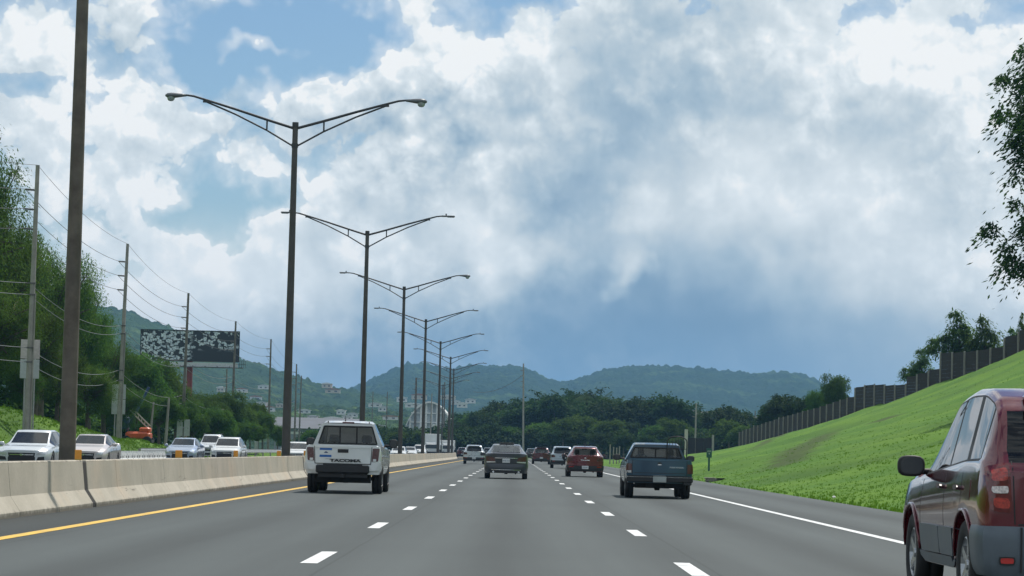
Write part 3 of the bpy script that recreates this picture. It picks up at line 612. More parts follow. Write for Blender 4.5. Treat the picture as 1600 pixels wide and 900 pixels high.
# ---------------------------------------------------------------- right fence
m_fp = mat('fence_board_brown', (.022, .015, .012), .95, var=.3, scale=1.5, dirt=.4, dirtcol=(.03, .025, .02)); m_post = mat('fence_post_grey', (.30, .28, .25), .8, var=.15)
FH = ([210, 242.9, 243, 263.9, 264, 274.9, 275, 298.9, 299, 330, 390, 430, 470], [1.9, 1.95, 1.35, 3.0, 1.55, 2.0, 1.3, 2.95, 2.1, 2.2, 2.75, 2.7, 2.6])
def fence(y0, y1, label, step=4.5):
    ys = [y0]
    while ys[-1] < y1: ys.append(ys[-1]+step*.98)
    P0 = Vector((fence_x(y0), y0, land(fence_x(y0), y0))); o = empty('panel_fence', P0)
    for i, y in enumerate(ys):
        x = fence_x(y); g = land(x-.3, y); h = max(lerp(y, *FH), lerp(y-.01, *FH), lerp(y+.01, *FH))
        MB().box((x-P0.x-.06, y-P0.y, g-P0.z+h/2-.2), (.15, .15, h+.5)).build('fence_post', m_post, o)
        if i+1 < len(ys):
            yb = ys[i+1]; xb = fence_x(yb); gb = land(xb-.3, yb); hm = lerp((y+yb)/2, *FH); ang = math.atan2(yb-y, xb-x); L = math.hypot(xb-x, yb-y)
            zt = max(g, gb)*.5+min(g, gb)*.5+hm; zb_ = min(g, gb)-.3; nb = 8; mb = MB()
            for k in range(nb):       # stacked boards
                hb = (zt-zb_)/nb; mb.box(((x+xb)/2-P0.x+.04*math.sin(ang)+(k % 2)*.004, (y+yb)/2-P0.y, zb_+hb*(k+.5)-P0.z), (L-.14, .07, hb-.012), rz=ang)
            mb.build('fence_panel', m_fp, o)
    tag(o, label, 'fence')
fence(215, 396, 'long dark panel fence with pale posts stepping up the grass bank')
def wallpanel():
    Y = 455; a, b = at(1073, 708, Y), at(1113, 685, Y); o = empty('panel_wall', (a.x, Y, 0))
    w = b.x-a.x
    for k in range(3): MB().box((w*(k+.5)/3, 0, b.z/2), (w/3-.05, .2, b.z)).build('wall_panel', m_fp, o)
    MB().tube([(-.15, -.1, -.2), (-.15, -.1, at(1073, 671, Y).z)], .3, 10).build('end_post', mat('end_post', (.48, .45, .38), .8), o)
    MB().box((w+.1, -.1, (b.z+.6)/2), (.35, .35, b.z+.6)).build('wall_post', m_post, o)
    tag(o, 'short dark wall with a pale round end post where the grass bank ends', 'wall')
wallpanel()
# slim pale posts by the tree wall
for i, (px, pt) in enumerate([(953.5, 697), (958.8, 701), (963.6, 702), (968, 700)]):
    t_ = at(px, pt, 285+i*4); z0 = land(t_.x, 285+i*4)
    o = MB().box((0, 0, (t_.z-z0)/2), (.13, .13, t_.z-z0+.3), bev=.02).box((0, 0, t_.z-z0+.15), (.16, .16, .05)).build('post', m_post, loc=(t_.x, 285+i*4, z0))
    tag(o, '%s slim pale post counted from the red hatchback, before the dark trees' % ORD[i], 'post', 'slim pale posts right of the red hatchback')
# mile marker
def marker():
    p = hit(1107.5, 736); Y = p.y; z0 = land(p.x, Y); o = empty('marker_post', (p.x, Y, z0)); top = at(1107.5, 700, Y).z-z0
    m_g = mat('marker_green', (.02, .10, .075), .5); m_w = mat('marker_white', (.6, .65, .62), .5)
    MB().box((0, 0, top*.42), (.11, .05, top*.86), bev=.01).build('post', m_g, o)
    s = MB().box((0, -.03, top-.28), (.30, .02, .52), bev=.008).build('sign', m_g, o)
    place('lettering', text_mesh('KM\n9', .14, .004), s, (0, -.045, top-.26), (R(90), 0, 0)); s.children[0].data.materials.append(m_w)
    tag(o, 'small green kilometre marker on a slim post standing in the grass bank', 'marker post')
marker()
def inlet():
    p = hit(1116, 752); Y = p.y; z = land(p.x, Y); o = empty('drain_inlet', (p.x, Y, z-.03))
    MB().box((0, 0, .06), (.75, .7, .16), bev=.04, taper=1).box((-.2, -.1, .16), (.5, .5, .06), bev=.02).build('concrete_collar', mat('old_concrete', (.20, .19, .17), .9, dirt=.5), o)
    MB().box((.25, -.3, .15), (.35, .25, .05)).build('grate', m_dark, o)
    tag(o, 'small grey concrete drain inlet at the foot of the grass bank', 'drain')
inlet()
for px, py, Y, s in ((1303, 779, 76, .09), (38, 801, 47, .06), (40, 806, 45, .05)):
    p = at(px, py, Y); mb = MB(); bm = bmesh.new(); bmesh.ops.create_icosphere(bm, subdivisions=1, radius=s)
    for v in bm.verts: v.co *= random.uniform(.6, 1.2); v.co.z *= .6
    me = bpy.data.meshes.new('litter'); bm.to_mesh(me); bm.free(); me.materials.append(mat('litter_pale', (.6, .6, .57), .7))
    o = place('litter', me, None, (p.x, Y, max(0, land(p.x, Y))+s*.3)); tag(o, 'crumpled pale scrap lying on the edge of the right shoulder' if px > 1000 else ('larger pale scrap on the asphalt beside the barrier foot' if s == .06 else 'smaller pale scrap on the asphalt beside the barrier foot'), 'litter')
# white water-filled barriers / low rail along the far edge of the oncoming road
m_wb = mat('white_plastic', (.72, .73, .72), .5, var=.08, scale=3, dirt=.3, dirtcol=(.4, .38, .33))
wb = MB().prism([(.28, 0), (.28, .12), (.14, .3), (.12, .55), (-.12, .55), (-.14, .3), (-.28, .12), (-.28, 0)], 0, 1.9)
for k in (.35, .95, 1.55): wb.tube([(0, k, .54), (0, k, .67)], .085, 8).box((.13, k, .36), (.03, .1, .2))
wme = wb.mesh('body', m_wb); cap_me = MB().box((.15, .3, .36), (.02, .1, .12)).box((.15, 1.6, .36), (.02, .1, .12)).mesh('drain_cap', m_dark)
for k in range(14):
    y = 136+k*2.25; x = -20.6-.02*k; o = empty('water_barrier', (x, y, 0)); place('body', wme, o); place('drain_cap', cap_me, o)
    tag(o, 'white plastic barrier block, %s from the pink-white oncoming car' % ORD[k], 'barrier', 'white plastic barrier blocks beyond the oncoming lanes')
def guard():
    o = empty('guard_rail', (-24.4, 178, 0)); m_gr = mat('rail_steel', (.5, .51, .5), .4, metal=.5)
    n = 60
    mb = MB()
    for k in range(n):
        ya, yb = k*4., k*4.+4; xa, xb = bend(178+ya), bend(178+yb)
        for (z0, z1, d) in ((.45, .52, .0), (.52, .585, .05), (.585, .65, 0), (.65, .72, .05), (.72, .78, 0)):
            mb.add([(xa+d, ya, z0), (xb+d, yb, z0), (xb+.05-d, yb, z1), (xa+.05-d, ya, z1)], [(0, 1, 2, 3)])
    mb.build('rail', m_gr, o)
    pm = MB().box((-.08, 0, .35), (.12, .12, .78)).mesh('post', m_post)
    for k in range(n//2): place('post', pm, o, (bend(178+k*8), k*8, 0))
    tag(o, 'pale steel guard rail along the far edge of the oncoming lanes', 'guard rail')
guard()
# boom machine on the left bank
def boom():
    Y = 232; p = at(213, 690, Y); z0 = at(213, 697, Y).z; g = land(p.x, Y); o = empty('boom_lift', (p.x, Y, max(g, z0-.2)))
    m_o = mat('machine_orange', (.62, .10, .02), .45, coat=.3); m_b = mat('machine_blue', (.03, .07, .16), .5); m_t = mat('boom_pale', (.45, .42, .36), .6); m_k = mat('rubber_black', (.02, .02, .02), .8)
    MB().box((.2, 0, .85), (2.1, 1.8, .7), bev=.18).box((.75, 0, 1.35), (.9, 1.5, .45), bev=.12).build('engine_cover', m_o, o)
    MB().box((.2, 0, .42), (2.4, 1.3, .25)).build('chassis', m_k, o)
    for sx in (-.7, 1.0):
        for sy in (-.8, .8): MB().lathe([(.08, -.14), (.36, -.14), (.42, -.08), (.42, .08), (.36, .14), (.08, .14)], 14, 'Y', (sx, sy, .42)).build('wheel', m_k, o)
    A, B = Vector((.95, 0, 1.5)), Vector((-1.3, 0, 3.6)); mb = MB()
    for dx, dz in ((0, 0), (.18, .2)): mb.tube([A+Vector((dx, 0, dz)), B+Vector((dx, 0, dz))], .06, 6)
    for k in range(8): mb.tube([A.lerp(B, k/8), A.lerp(B, (k+.6)/8)+Vector((.18, 0, .2))], .04, 5)
    mb.build('lattice_boom', m_t, o)
    MB().tube([(-.9, .2, 1.2), (.9, .2, 5.0)], .12, 8).build('raised_arm', m_b, o); MB().box((-1.3, 0, 1.9), (1.3, 1.2, 1.1), bev=.1).build('cab', m_b, o)
    tag(o, 'orange machine with a pale slanting boom on the left grass bank under the trees', 'boom lift')
boom()
# ---------------------------------------------------------------- far buildings
m_white = mat('house_white', (.72, .72, .70), .7); m_cream = mat('house_cream', (.55, .50, .42), .7); m_grey = mat('shed_grey', (.24, .26, .29), .6); m_win = mat('dark_window', (.05, .06, .07), .2)
m_roofr = mat('roof_clay', (.33, .17, .12), .8); m_roofg = mat('roof_pale', (.55, .56, .56), .6)
rnd = random.Random(4)
def house(px, py, Y, w, h, wall, roof, label, grp='small houses scattered over the foothills'):
    p = at(px, py, Y); o = empty('house', (p.x, Y, p.z-.8)); d = w*.8
    MB().box((0, 0, h/2), (w, d, h)).build('wall', wall, o)
    MB().prism([(-w/2-.4, h), (w/2+.4, h), (w/2+.4, h+.15), (w*.1, h+h*.35), (-w*.1, h+h*.35), (-w/2-.4, h+.15)], -d/2-.4, d/2+.4).build('roof', roof, o)
    for k in range(2): MB().box(((k-.5)*w*.45, -d/2-.03, h*.5), (w*.18, .1, h*.32)).build('window', m_win, o)
    tag(o, label, 'house', grp)
spots = [(497, 660), (508, 668), (543, 653), (551, 649), (520, 656), (533, 645), (560, 661), (489, 652), (476, 643), (392, 630), (400, 624), (409, 632), (385, 640), (420, 640), (438, 634), (520, 612), (511, 604), (598, 640), (586, 633), (610, 652), (628, 626), (645, 634), (655, 622), (700, 622), (712, 630), (722, 634), (735, 628), (470, 670), (455, 660), (573, 668), (593, 667), (345, 610), (378, 611), (412, 606), (668, 640)]
for i, (px, py) in enumerate(spots):
    Y = 900 if py > 650 else (1150 if py > 630 else 1500); w = rnd.uniform(3., 6.5)*(Y/1150); wall = rnd.choice([m_white, m_white, m_cream]); roof = rnd.choice([m_roofg, m_roofg, m_white, m_roofr])
    near = 'under the billboard' if px < 400 else 'near the nearest complete lamp' if px < 500 else 'above the white pickup' if px < 600 else 'by the white arched hall'
    house(px, py, Y, w, rnd.uniform(1.3, 1.9)*Y/1150, wall, roof, '%s small house %s, %s roof, %s in its cluster' % ('white' if wall is m_white else 'cream', near, 'clay red' if roof is m_roofr else 'pale', ORD[i % 18]))
def shed(px0, px1, py0, py1, Y, label, n=9):
    a, b = at(px0, py1, Y), at(px1, py0, Y); w = b.x-a.x; o = empty('warehouse', ((a.x+b.x)/2, Y, -.1)); h = b.z
    MB().box((0, 8, h*.34), (w, 16, h*.68)).build('wall', m_grey, o)
    MB().prism([(-1.5, h*.68), (18, h*.68), (8, h)], -w/2-.5, w/2+.5, 'X').build('roof', mat('shed_roof', (.09, .10, .12), .7, metal=0., var=.2, scale=.3), o)
    for k in range(n): MB().box((-w/2+w*(k+.5)/n, -.06, h*.3), (w/n*.5, .1, h*.25)).build('window', m_win, o)
    MB().box((0, -.1, h*.55), (w, .08, .5)).build('fascia', m_white, o)
    tag(o, label, 'warehouse')
shed(428, 560, 653, 697, 560, 'long grey-roofed warehouse behind the lamps left of the white pickup')
shed(1080, 1125, 642, 700, 620, 'pale building half hidden by trees behind the short dark wall', 4)
shed(1160, 1196, 650, 700, 640, 'pale low building seen over the foot of the right fence', 3)
def hall():
    Y = 760; a, b = at(634, 665, Y), at(715, 631, Y); w = b.x-a.x; o = empty('arched_hall', ((a.x+b.x)/2, Y, 0)); zt = b.z; z0 = 2.
    N = 22; arc = []
    for k in range(N+1):
        t = k/N; x = -w/2+w*t; z = z0+(zt-z0)*(.30+.70*math.sin(min(1, t*1.12+.02)*math.pi*.93)**.62 if t < 1 else .35); arc.append((x, z))
    MB().prism([(-w/2, 0)]+arc+[(w/2, 0)], 0, 30).build('gable_wall', mat('hall_glazing', (.42, .46, .48), .35, var=.3, scale=.5), o)
    r_ = MB()
    for (x0, za), (x1, zb) in zip(arc[:-1], arc[1:]): r_.add([(x0, -1.2, za), (x1, -1.2, zb), (x1, 31, zb), (x0, 31, za), (x0, -1.2, za+.5), (x1, -1.2, zb+.5), (x1, 31, zb+.5), (x0, 31, za+.5)], [(0, 1, 5, 4), (4, 5, 6, 7), (0, 3, 2, 1)])
    r_.build('roof', m_white, o)
    for k in range(9):
        x = -w/2+w*(k+.8)/9.6; zz = lerp(x, [p[0] for p in arc], [p[1] for p in arc]); MB().box((x, -.3, zz/2), (.5, .5, zz)).build('mullion', m_white, o)
    for f in (.45, .62, .8):
        half = w*.44*(1-.25*(f-.4)); MB().box((0, -.45, zt*f), (2*half, .4, .3)).build('transom', m_white, o)
    MB().box((w*.10, -1.0, zt*.44), (w*.16, .6, zt*.30)).build('sign_face', m_white, o)
    tag(o, 'white arched hall with a latticed glass front rising behind the trees', 'hall')
hall()
# ---------------------------------------------------------------- trees
def leaf_mat(name, ca, cb, trans=.35):
    m = bpy.data.materials.new(name); m.use_nodes = True; t = m.node_tree; t.nodes.clear(); q = NT(t)
    P = q.new('ShaderNodeTexCoord').outputs['Object']; oi = q.new('ShaderNodeObjectInfo').outputs['Random']
    a = q.noise(P, .55, 3, .6); g = q.new('ShaderNodeNewGeometry').outputs['Random Per Island']
    f = q.m('ADD', q.m('MULTIPLY', q.mr(a, .35, .65), .6), q.m('MULTIPLY', g, .4))
    c = q.mix(f, (*ca, 1), (*cb, 1)); hs = q.new('ShaderNodeHueSaturation', ins={'Hue': q.mr(oi, 0, 1, .485, .51), 'Value': q.mr(oi, 0, 1, .8, 1.15), 'Color': c}).outputs[0]
    p = q.new('ShaderNodeBsdfPrincipled', ins={'Base Color': hs, 'Roughness': .75, 'Specular IOR Level': .08}); tr = q.new('ShaderNodeBsdfTranslucent', ins={0: hs})
    mx = q.new('ShaderNodeMixShader', ins={0: trans, 1: p.outputs[0], 2: tr.outputs[0]})
    q.l.new(mx.outputs[0], q.new('ShaderNodeOutputMaterial').inputs[0]); return m
m_leafd = leaf_mat('leaf_dark', (.014, .036, .009), (.042, .088, .016)); m_leafm = leaf_mat('leaf_mid', (.036, .092, .014), (.095, .18, .024), .48); m_leafl = leaf_mat('leaf_light', (.05, .10, .018), (.10, .17, .03), .45)
m_leafn = leaf_mat('leaf_near', (.018, .046, .012), (.05, .10, .022), .4); m_leafb = leaf_mat('leaf_bright', (.05, .11, .016), (.115, .20, .028), .48)
m_bark = mat('bark', (.10, .08, .06), .9, var=.3, scale=3, bump=.02, bscale=6)
def crown_mesh(name, lobes, clumps, leaves, lw, ll, mt, seed, droop=.3, clump_r=.9, tilt=.9):
    """leaf faces gathered in clumps through the lobes (centre, radii)"""
    rg = np.random.RandomState(seed); V = []; C = []
    vol = np.array([l[3]*l[4]*l[5] for l in lobes]); vol = vol/vol.sum()
    for (cx, cy, cz, rx, ry, rz), share in zip(lobes, vol):
        n = max(4, int(clumps*share))
        for _ in range(n):
            d = rg.normal(size=3); d /= np.linalg.norm(d); r = rg.uniform(.35, 1.0)**.45*(1+.10*rg.normal()); 
            if d[2] < -.3: d[2] *= .6
            C.append((cx+d[0]*rx*r, cy+d[1]*ry*r, cz+d[2]*rz*r, d))
    for (x, y, z, d) in C:
        k = leaves; cr = clump_r*rg.uniform(.6, 1.3)
        P = rg.normal(size=(k, 3))*np.array([cr*.55, cr*.55, cr*.30])+np.array([x, y, z]); 
        P[:, 2] -= droop*((P[:, 0]-x)**2+(P[:, 1]-y)**2)/max(.1, cr)
        out = np.stack([P[:, 0]-x, P[:, 1]-y, np.zeros(k)], 1)+rg.normal(size=(k, 3))*.35*cr+np.array([d[0], d[1], 0])*.5*cr; out /= np.linalg.norm(out, axis=1)[:, None]
        out[:, 2] -= droop*rg.uniform(.3, 1.6, k); out /= np.linalg.norm(out, axis=1)[:, None]
        nrm = np.stack([rg.normal(size=k)*tilt*.6, rg.normal(size=k)*tilt*.6, np.ones(k)], 1); side = np.cross(out, nrm); side /= np.linalg.norm(side, axis=1)[:, None]
        L = ll*rg.uniform(.6, 1.3, k)[:, None]; Wd = lw*rg.uniform(.6, 1.3, k)[:, None]
        V.append(np.stack([P-out*L*.5, P+side*Wd*.5, P+out*L*.5, P-side*Wd*.5], 1).reshape(-1, 3))
    V = np.concatenate(V); n = len(V)//4; me = bpy.data.meshes.new(name)
    me.vertices.add(n*4); me.vertices.foreach_set('co', V.astype(np.float32).ravel()); me.loops.add(n*4); me.loops.foreach_set('vertex_index', np.arange(n*4, dtype=np.int32))
    me.polygons.add(n); me.polygons.foreach_set('loop_start', np.arange(0, n*4, 4, dtype=np.int32)); me.polygons.foreach_set('loop_total', np.full(n, 4, dtype=np.int32))
    me.materials.append(mt); me.update(calc_edges=True); return me
def trunk_mesh(name, base_r, lobes, H, seed):
    rg = random.Random(seed); mb = MB(); cx = sum(l[0] for l in lobes)/len(lobes)*.3; th = H
    mb.tube([(0, 0, -.8), (cx*.2+.1, 0, th*.3), (cx*.5, .1, th*.6), (cx, 0, th)], [base_r*1.25, base_r, base_r*.85, base_r*.6], 8)
    for (x, y, z, rx, ry, rz) in lobes:
        for _ in range(3):
            e = Vector((x+rg.uniform(-.6, .6)*rx, y+rg.uniform(-.6, .6)*ry, z+rg.uniform(-.3, .6)*rz)); s = Vector((cx*.7, 0, th*rg.uniform(.65, 1))); mid = s.lerp(e, .5)+Vector((0, 0, rg.uniform(-.1, .4)))
            mb.tube([s, mid, e], [base_r*.45, base_r*.28, base_r*.08], 6)
    return mb.mesh(name, m_bark, True)
PROTO = {}
def tree_proto(key, lobes, clumps, leaves, lw, ll, mt, seed, base_r, H, **kw):
    PROTO[key] = (crown_mesh('crown', lobes, clumps, leaves, lw, ll, mt, seed, **kw), trunk_mesh('trunk', base_r, lobes, H, seed))
def tree(key, X, Y, z, sc, rz, label, grp, name='tree', sx=1., cat='tree', noc=False):
    o = empty(name, (X, Y, z), rz); c, t = PROTO[key]
    a = place('crown', c, o, scale=(sc*sx, sc*sx, sc)); b = place('trunk', t, o, scale=(sc*sx, sc*sx, sc)); tag(o, label, cat, grp); return o
# prototypes: unit is metres, about 10 m tall
rg = random.Random(11)
def lobes_round(n, R0, H, spread, s):
    r_ = random.Random(s); L = [(0, 0, H, R0*1.0, R0*1.0, R0*.8)]
    for k in range(n):
        a = k*2.4+r_.random(); d = spread*r_.uniform(.6, 1.1); L.append((d*math.cos(a), d*math.sin(a), H+r_.uniform(-.35, .35)*R0*1.6, R0*r_.uniform(.45, .72), R0*r_.uniform(.45, .72), R0*r_.uniform(.35, .6)))
    return L
for v in range(4): tree_proto('far%d' % v, lobes_round(7, 2.9, 6.6, 3.0, v+1), 330, 20, .30, .55, m_leafd, 20+v, .28, 5.5, clump_r=.85)
for v in range(2): tree_proto('farm%d' % v, lobes_round(7, 2.7, 6.4, 2.8, v+7), 330, 20, .30, .52, m_leafm, 30+v, .25, 5.2, clump_r=.8)
for v in range(3): tree_proto('mid%d' % v, lobes_round(10, 3.0, 6.6, 3.3, v+14), 700, 30, .16, .34, m_leafm, 40+v, .3, 5.4, clump_r=.75, droop=.5)
tree_proto('midl', lobes_round(9, 2.6, 6.2, 2.8, 25), 520, 28, .16, .34, m_leafl, 55, .22, 5.2, clump_r=.7, droop=.5)
tree_proto('bush', [(0, 0, 1.2, 1.7, 1.5, 1.3), (1.4, .2, 1.0, 1.2, 1.1, 1.0), (-1.3, 0, .9, 1.2, 1.1, .9)], 150, 24, .16, .32, m_leafm, 60, .08, 1.2, clump_r=.5)
tree_proto('near', [(3.0*math.cos(k*1.9+.4)*(1-.25*(k > 12)), 3.0*math.sin(k*1.9+.4), 3.0+k*.42, 1.75, 1.75, 1.25) for k in range(17)]+[(0, 0, 6.5, 2.6, 2.6, 3.4)], 760, 115, .085, .20, m_leafn, 70, .32, 5.6, clump_r=.46, droop=.7, tilt=.7)
for v in range(2): tree_proto('big%d' % v, lobes_round(16, 2.7, 6.4, 3.2, v+44)+[(0, 0, 3.6, 3.0, 3.0, 1.8)], 520, 85, .085, .20, m_leafm if v == 0 else m_leafb, 90+v, .3, 5.4, clump_r=.80, droop=.30, tilt=.35)
tree_proto('feather', [(0, 0, 3.2, 1.1, 1.0, .9), (1.3, 0, 2.7, .9, .9, .6), (-1.0, .3, 2.2, .8, .8, .5), (.2, 0, 4.3, .55, .55, .6)], 60, 90, .10, .26, m_leafb, 71, .14, 2.6, clump_r=.46, droop=.5, tilt=.4)
def palm_proto():
    rg = random.Random(3); mb = MB()
    for k in range(26):
        a = k*2.399; el = rg.uniform(-.2, 1.2); L = rg.uniform(2.6, 3.4); P = []
        for j in range(9):
            t = j/8; r_ = L*t; z = 6.5+math.sin(el)*r_-1.25*t*t*1.6*math.cos(el); P.append(Vector((math.cos(a)*r_*math.cos(el*.6), math.sin(a)*r_*math.cos(el*.6), z)))
        for j in range(8):
            d = (P[j+1]-P[j]).normalized(); s = d.cross(Vector((0, 0, 1))).normalized(); w = .62*math.sin(math.pi*(j+.7)/9)
            for sg in (-1, 1):
                for q_ in range(2):
                    b = P[j].lerp(P[j+1], q_*.5); e = b+s*sg*w+d*.3-Vector((0, 0, .28)); mb.add([b, b+d*.13, e], [(0, 1, 2)])
    tr = MB().tube([(0, 0, -.5), (.15, 0, 2), (.1, 0, 4.5), (0, 0, 6.6)], [.2, .16, .14, .16], 8)
    PROTO['palm'] = (mb.mesh('crown', m_leafd), tr.mesh('trunk', m_bark, True))
palm_proto()
# tree wall behind the road, each placed where the photograph has a crown: (px, py of top, distance, kind)
# height of prototype top about 9.6 m
TOPH = {'big0': 9.3, 'big1': 9.3, 'far': 9.6, 'farm': 9.3, 'mid': 9.9, 'midl': 9.2, 'palm': 8.6}
wall = [(600, 664, 560, 'far'), (618, 672, 520, 'farm'), (640, 668, 540, 'far'), (662, 672, 520, 'farm'), (690, 664, 560, 'far'), (712, 655, 590, 'far'), (728, 642, 620, 'far'), (742, 637, 600, 'farm'), (758, 640, 570, 'far'), (775, 630, 600, 'far'), (786, 622, 590, 'far'), (800, 634, 580, 'farm'), (816, 640, 600, 'far'),
        (838, 618, 575, 'far'), (856, 612, 590, 'far'), (872, 611, 570, 'far'), (890, 606, 580, 'palm'), (900, 610, 600, 'far'), (918, 606, 590, 'far'), (934, 607, 585, 'palm'), (942, 613, 600, 'far'), (958, 617, 575, 'palm'), (970, 620, 560, 'far'), (985, 628, 575, 'far'), (1005, 622, 560, 'far'), (1022, 616, 570, 'far'), (1042, 614, 560, 'far'), (1060, 620, 565, 'far'), (1073, 634, 560, 'far'),
        (1056, 650, 500, 'farm'), (1085, 664, 510, 'farm'), (1120, 634, 520, 'far'), (1137, 630, 515, 'far'), (1152, 634, 520, 'far'), (1140, 652, 480, 'farm'), (1165, 660, 470, 'farm'), (1183, 665, 450, 'farm'),
        (845, 655, 540, 'farm'), (880, 648, 530, 'farm'), (915, 645, 535, 'farm'), (950, 652, 525, 'farm'), (985, 655, 530, 'far'), (1020, 660, 520, 'farm'), (765, 660, 540, 'far'), (730, 668, 550, 'farm'), (800, 662, 540, 'farm'), (862, 668, 500, 'far'), (900, 670, 500, 'far'), (940, 672, 490, 'far'), (975, 675, 480, 'far'), (1010, 678, 480, 'far'), (1045, 682, 470, 'far'), (1062, 680, 460, 'farm')]
rg = random.Random(5)
def put(px, py, Y, kind, label, grp, sx=None, zoff=0., name='broadleaf_tree'):
    p = at(px, py, Y); z0 = land(p.x, Y)+zoff; h = p.z-z0; key = kind if kind in PROTO else kind+str(rg.randrange({'far': 4, 'farm': 2, 'mid': 3}[kind]))
    sc = h/TOPH.get(kind, 9.6); return tree(key, p.x, Y, z0, sc, rg.uniform(0, 6.28), label, grp, sx=sx or rg.uniform(.85, 1.15), name='palm_tree' if kind == 'palm' else name, cat='palm' if kind == 'palm' else 'tree')
def near_what(px):
    for lim, s in ((610, 'right behind the white pickup cab'), (680, 'below the white arched hall'), (722, 'behind the far lamp shafts'), (765, 'above the silver sport utility car'), (812, 'above the grey sedan, left of the lone pole'), (850, 'just right of the lone slender pole'), (900, 'above the dark red car'), (950, 'above the bright red hatchback'), (1010, 'above the slim pale posts'), (1070, 'above the blue pickup cab'), (1115, 'behind the short dark wall'), (1200, 'by the low end of the right fence')):
        if px < lim: return s
cnt = {}
for (px, py, Y, k) in wall:
    w = near_what(px); cnt[w] = cnt.get(w, 0)+1
    put(px, py, Y, k, ('fan-leaved palm %s, %s of its cluster' if k == 'palm' else 'dark broadleaf tree %s, %s of its cluster' if k == 'far' else 'greener broadleaf tree %s, %s of its cluster') % (w, ORD[cnt[w]-1]), 'trees of the dark wall where the road bends')
ORDN = lambda k: ORD[k-1] if k <= 20 else 'twenty-'+ORD[k-21]
# dense undergrowth that closes the foot of the tree wall
tree_proto('thicket', [(x*2.2, (x % 2)*.8, 1.6+(x*7 % 3)*.25, 1.9, 1.5, 1.6) for x in range(-4, 5)], 330, 22, .34, .6, m_leafd, 81, .1, 1, clump_r=.8)
for k, (px, Y) in enumerate([(px, 500+(px*7 % 60)) for px in range(560, 1180, 26)]):
    p = at(px, 700, Y)
    if px < 722 or px > 765: z0 = land(p.x, Y); o = tree('thicket', p.x, Y if px > 722 else Y+10, z0-.3, 1.25+.3*(k % 3)/2, (k % 2)*3.14, 'low dark thicket at the foot of the tree wall, %s from its left end' % ORDN(k+1), 'thickets at the foot of the tree wall', name='thicket', cat='bush')
left = [(-106, 170, 170, 'big0', 0.65), (-52, 205, 178, 'big0', 0.50), (4, 315, 185, 'big1', 0.50), (31, 330, 210, 'big0', 0.40), (72, 365, 205, 'big1', 0.56), (101, 400, 222, 'big0', 0.46), (123, 425, 215, 'big0', 0.50), (-3, 420, 165, 'big1', 0.68), (60, 470, 172, 'big1', 0.56), (145, 470, 235, 'big0', 0.53), (166, 520, 225, 'big0', 0.68), (94, 520, 180, 'big0', 0.77), (140, 560, 190, 'big1', 0.77), (40, 560, 168, 'big0', 0.77),
        (205, 538, 270, 'mid', 0.90), (225, 548, 280, 'mid', 0.90), (250, 562, 290, 'midl', 0.80), (262, 590, 300, 'mid', 0.90), (285, 616, 310, 'mid', 0.90), (322, 614, 315, 'mid', 0.90), (342, 612, 330, 'mid', 0.90), (345, 606, 320, 'mid', 0.90), (215, 600, 240, 'big0', 0.77), (250, 610, 250, 'mid', 0.90), (190, 600, 220, 'big0', 0.85), (275, 622, 265, 'mid', 1.00), (302, 640, 280, 'mid', 1.00), (335, 628, 290, 'mid', 1.00),
        (378, 628, 330, 'midl', 0.80), (392, 636, 345, 'midl', 0.80), (405, 622, 350, 'mid', 0.60), (412, 640, 340, 'mid', 0.70), (365, 645, 320, 'mid', 0.90), (385, 655, 310, 'mid', 0.90), (402, 660, 315, 'mid', 0.90), (435, 660, 360, 'mid', 0.60), (350, 660, 300, 'mid', 1.00), (320, 655, 290, 'mid', 1.00), (484, 668, 420, 'mid', 0.80), (500, 675, 430, 'midl', 0.80), (520, 670, 440, 'mid', 0.80), (445, 682, 380, 'mid', 1.00), (580, 672, 430, 'mid', 0.90), (560, 684, 420, 'mid', 0.90)]
def near_left(px):
    for lim, s in ((30, 'at the left edge of the photo'), (90, 'behind the nearest utility pole'), (150, 'behind the rust-stained lamp shaft'), (200, 'behind the second utility pole'), (260, 'left of the billboard column'), (300, 'below the billboard'), (350, 'right of the billboard column'), (400, 'between two utility poles right of the billboard'), (460, 'left of the nearest complete lamp'), (540, 'left of the white pickup roof'), (640, 'above the white pickup')):
        if px < lim: return s
cnt = {}
for (px, py, Y, k, sx) in left:
    w = near_left(px); cnt[w] = cnt.get(w, 0)+1
    put(px, py, Y, k, ('feathery bright green tree %s, %s of those there' if k in ('midl', 'big1') else 'tall leafy green tree %s, %s of those there') % (w, ORD[cnt[w]-1]), 'trees along the left side', sx=sx)
for k in range(9):
    Y = 150+k*20; X = -37-(k % 3)*1.5-k*.35; z = land(X, Y)
    tree('bush', X, Y, z, 1.0+.35*(k % 4), k*1.3, 'leafy shrub on the left bank top, %s from the left edge of the photo' % ORD[k], 'shrubs on the left bank top', name='shrub', cat='shrub')
# right side
tn = [(1640, 250, 130, 3.0), ]
p = at(1788, 268, 132); z0 = land(p.x, 132); tree('near', p.x, 132, z0, 1.60, .6, 'big dark feathery tree reaching in from the upper right corner', None, name='broadleaf_tree')
def rtree(px, py, Y, key, h0, sx, label, name='broadleaf_tree', dx=5.):
    p = at(px, py, Y); X = p.x; z0 = land(X, Y); sc = (p.z-z0)/h0; tree(key, X, Y, z0, sc, rg.uniform(0, 6), label, 'trees behind the right fence', sx=sx, name=name)
rtree(1500, 478, 275, 'feather', 5.2, 1.0, 'fluffy bright tree rising behind the fence at the upper right')
rtree(1540, 492, 272, 'feather', 5.0, .9, 'lower right companion of the fluffy tree behind the fence')
rtree(1441, 538, 290, 'feather', 5.3, .95, 'small feathery tree peeping over the fence left of the fluffy tree')
rtree(1305, 580, 350, 'mid1', 9.9, .55, 'dark rounded tree standing above the middle of the fence')
rtree(1280, 602, 360, 'mid2', 9.9, .55, 'dark tree behind the fence just left of the rounded one')
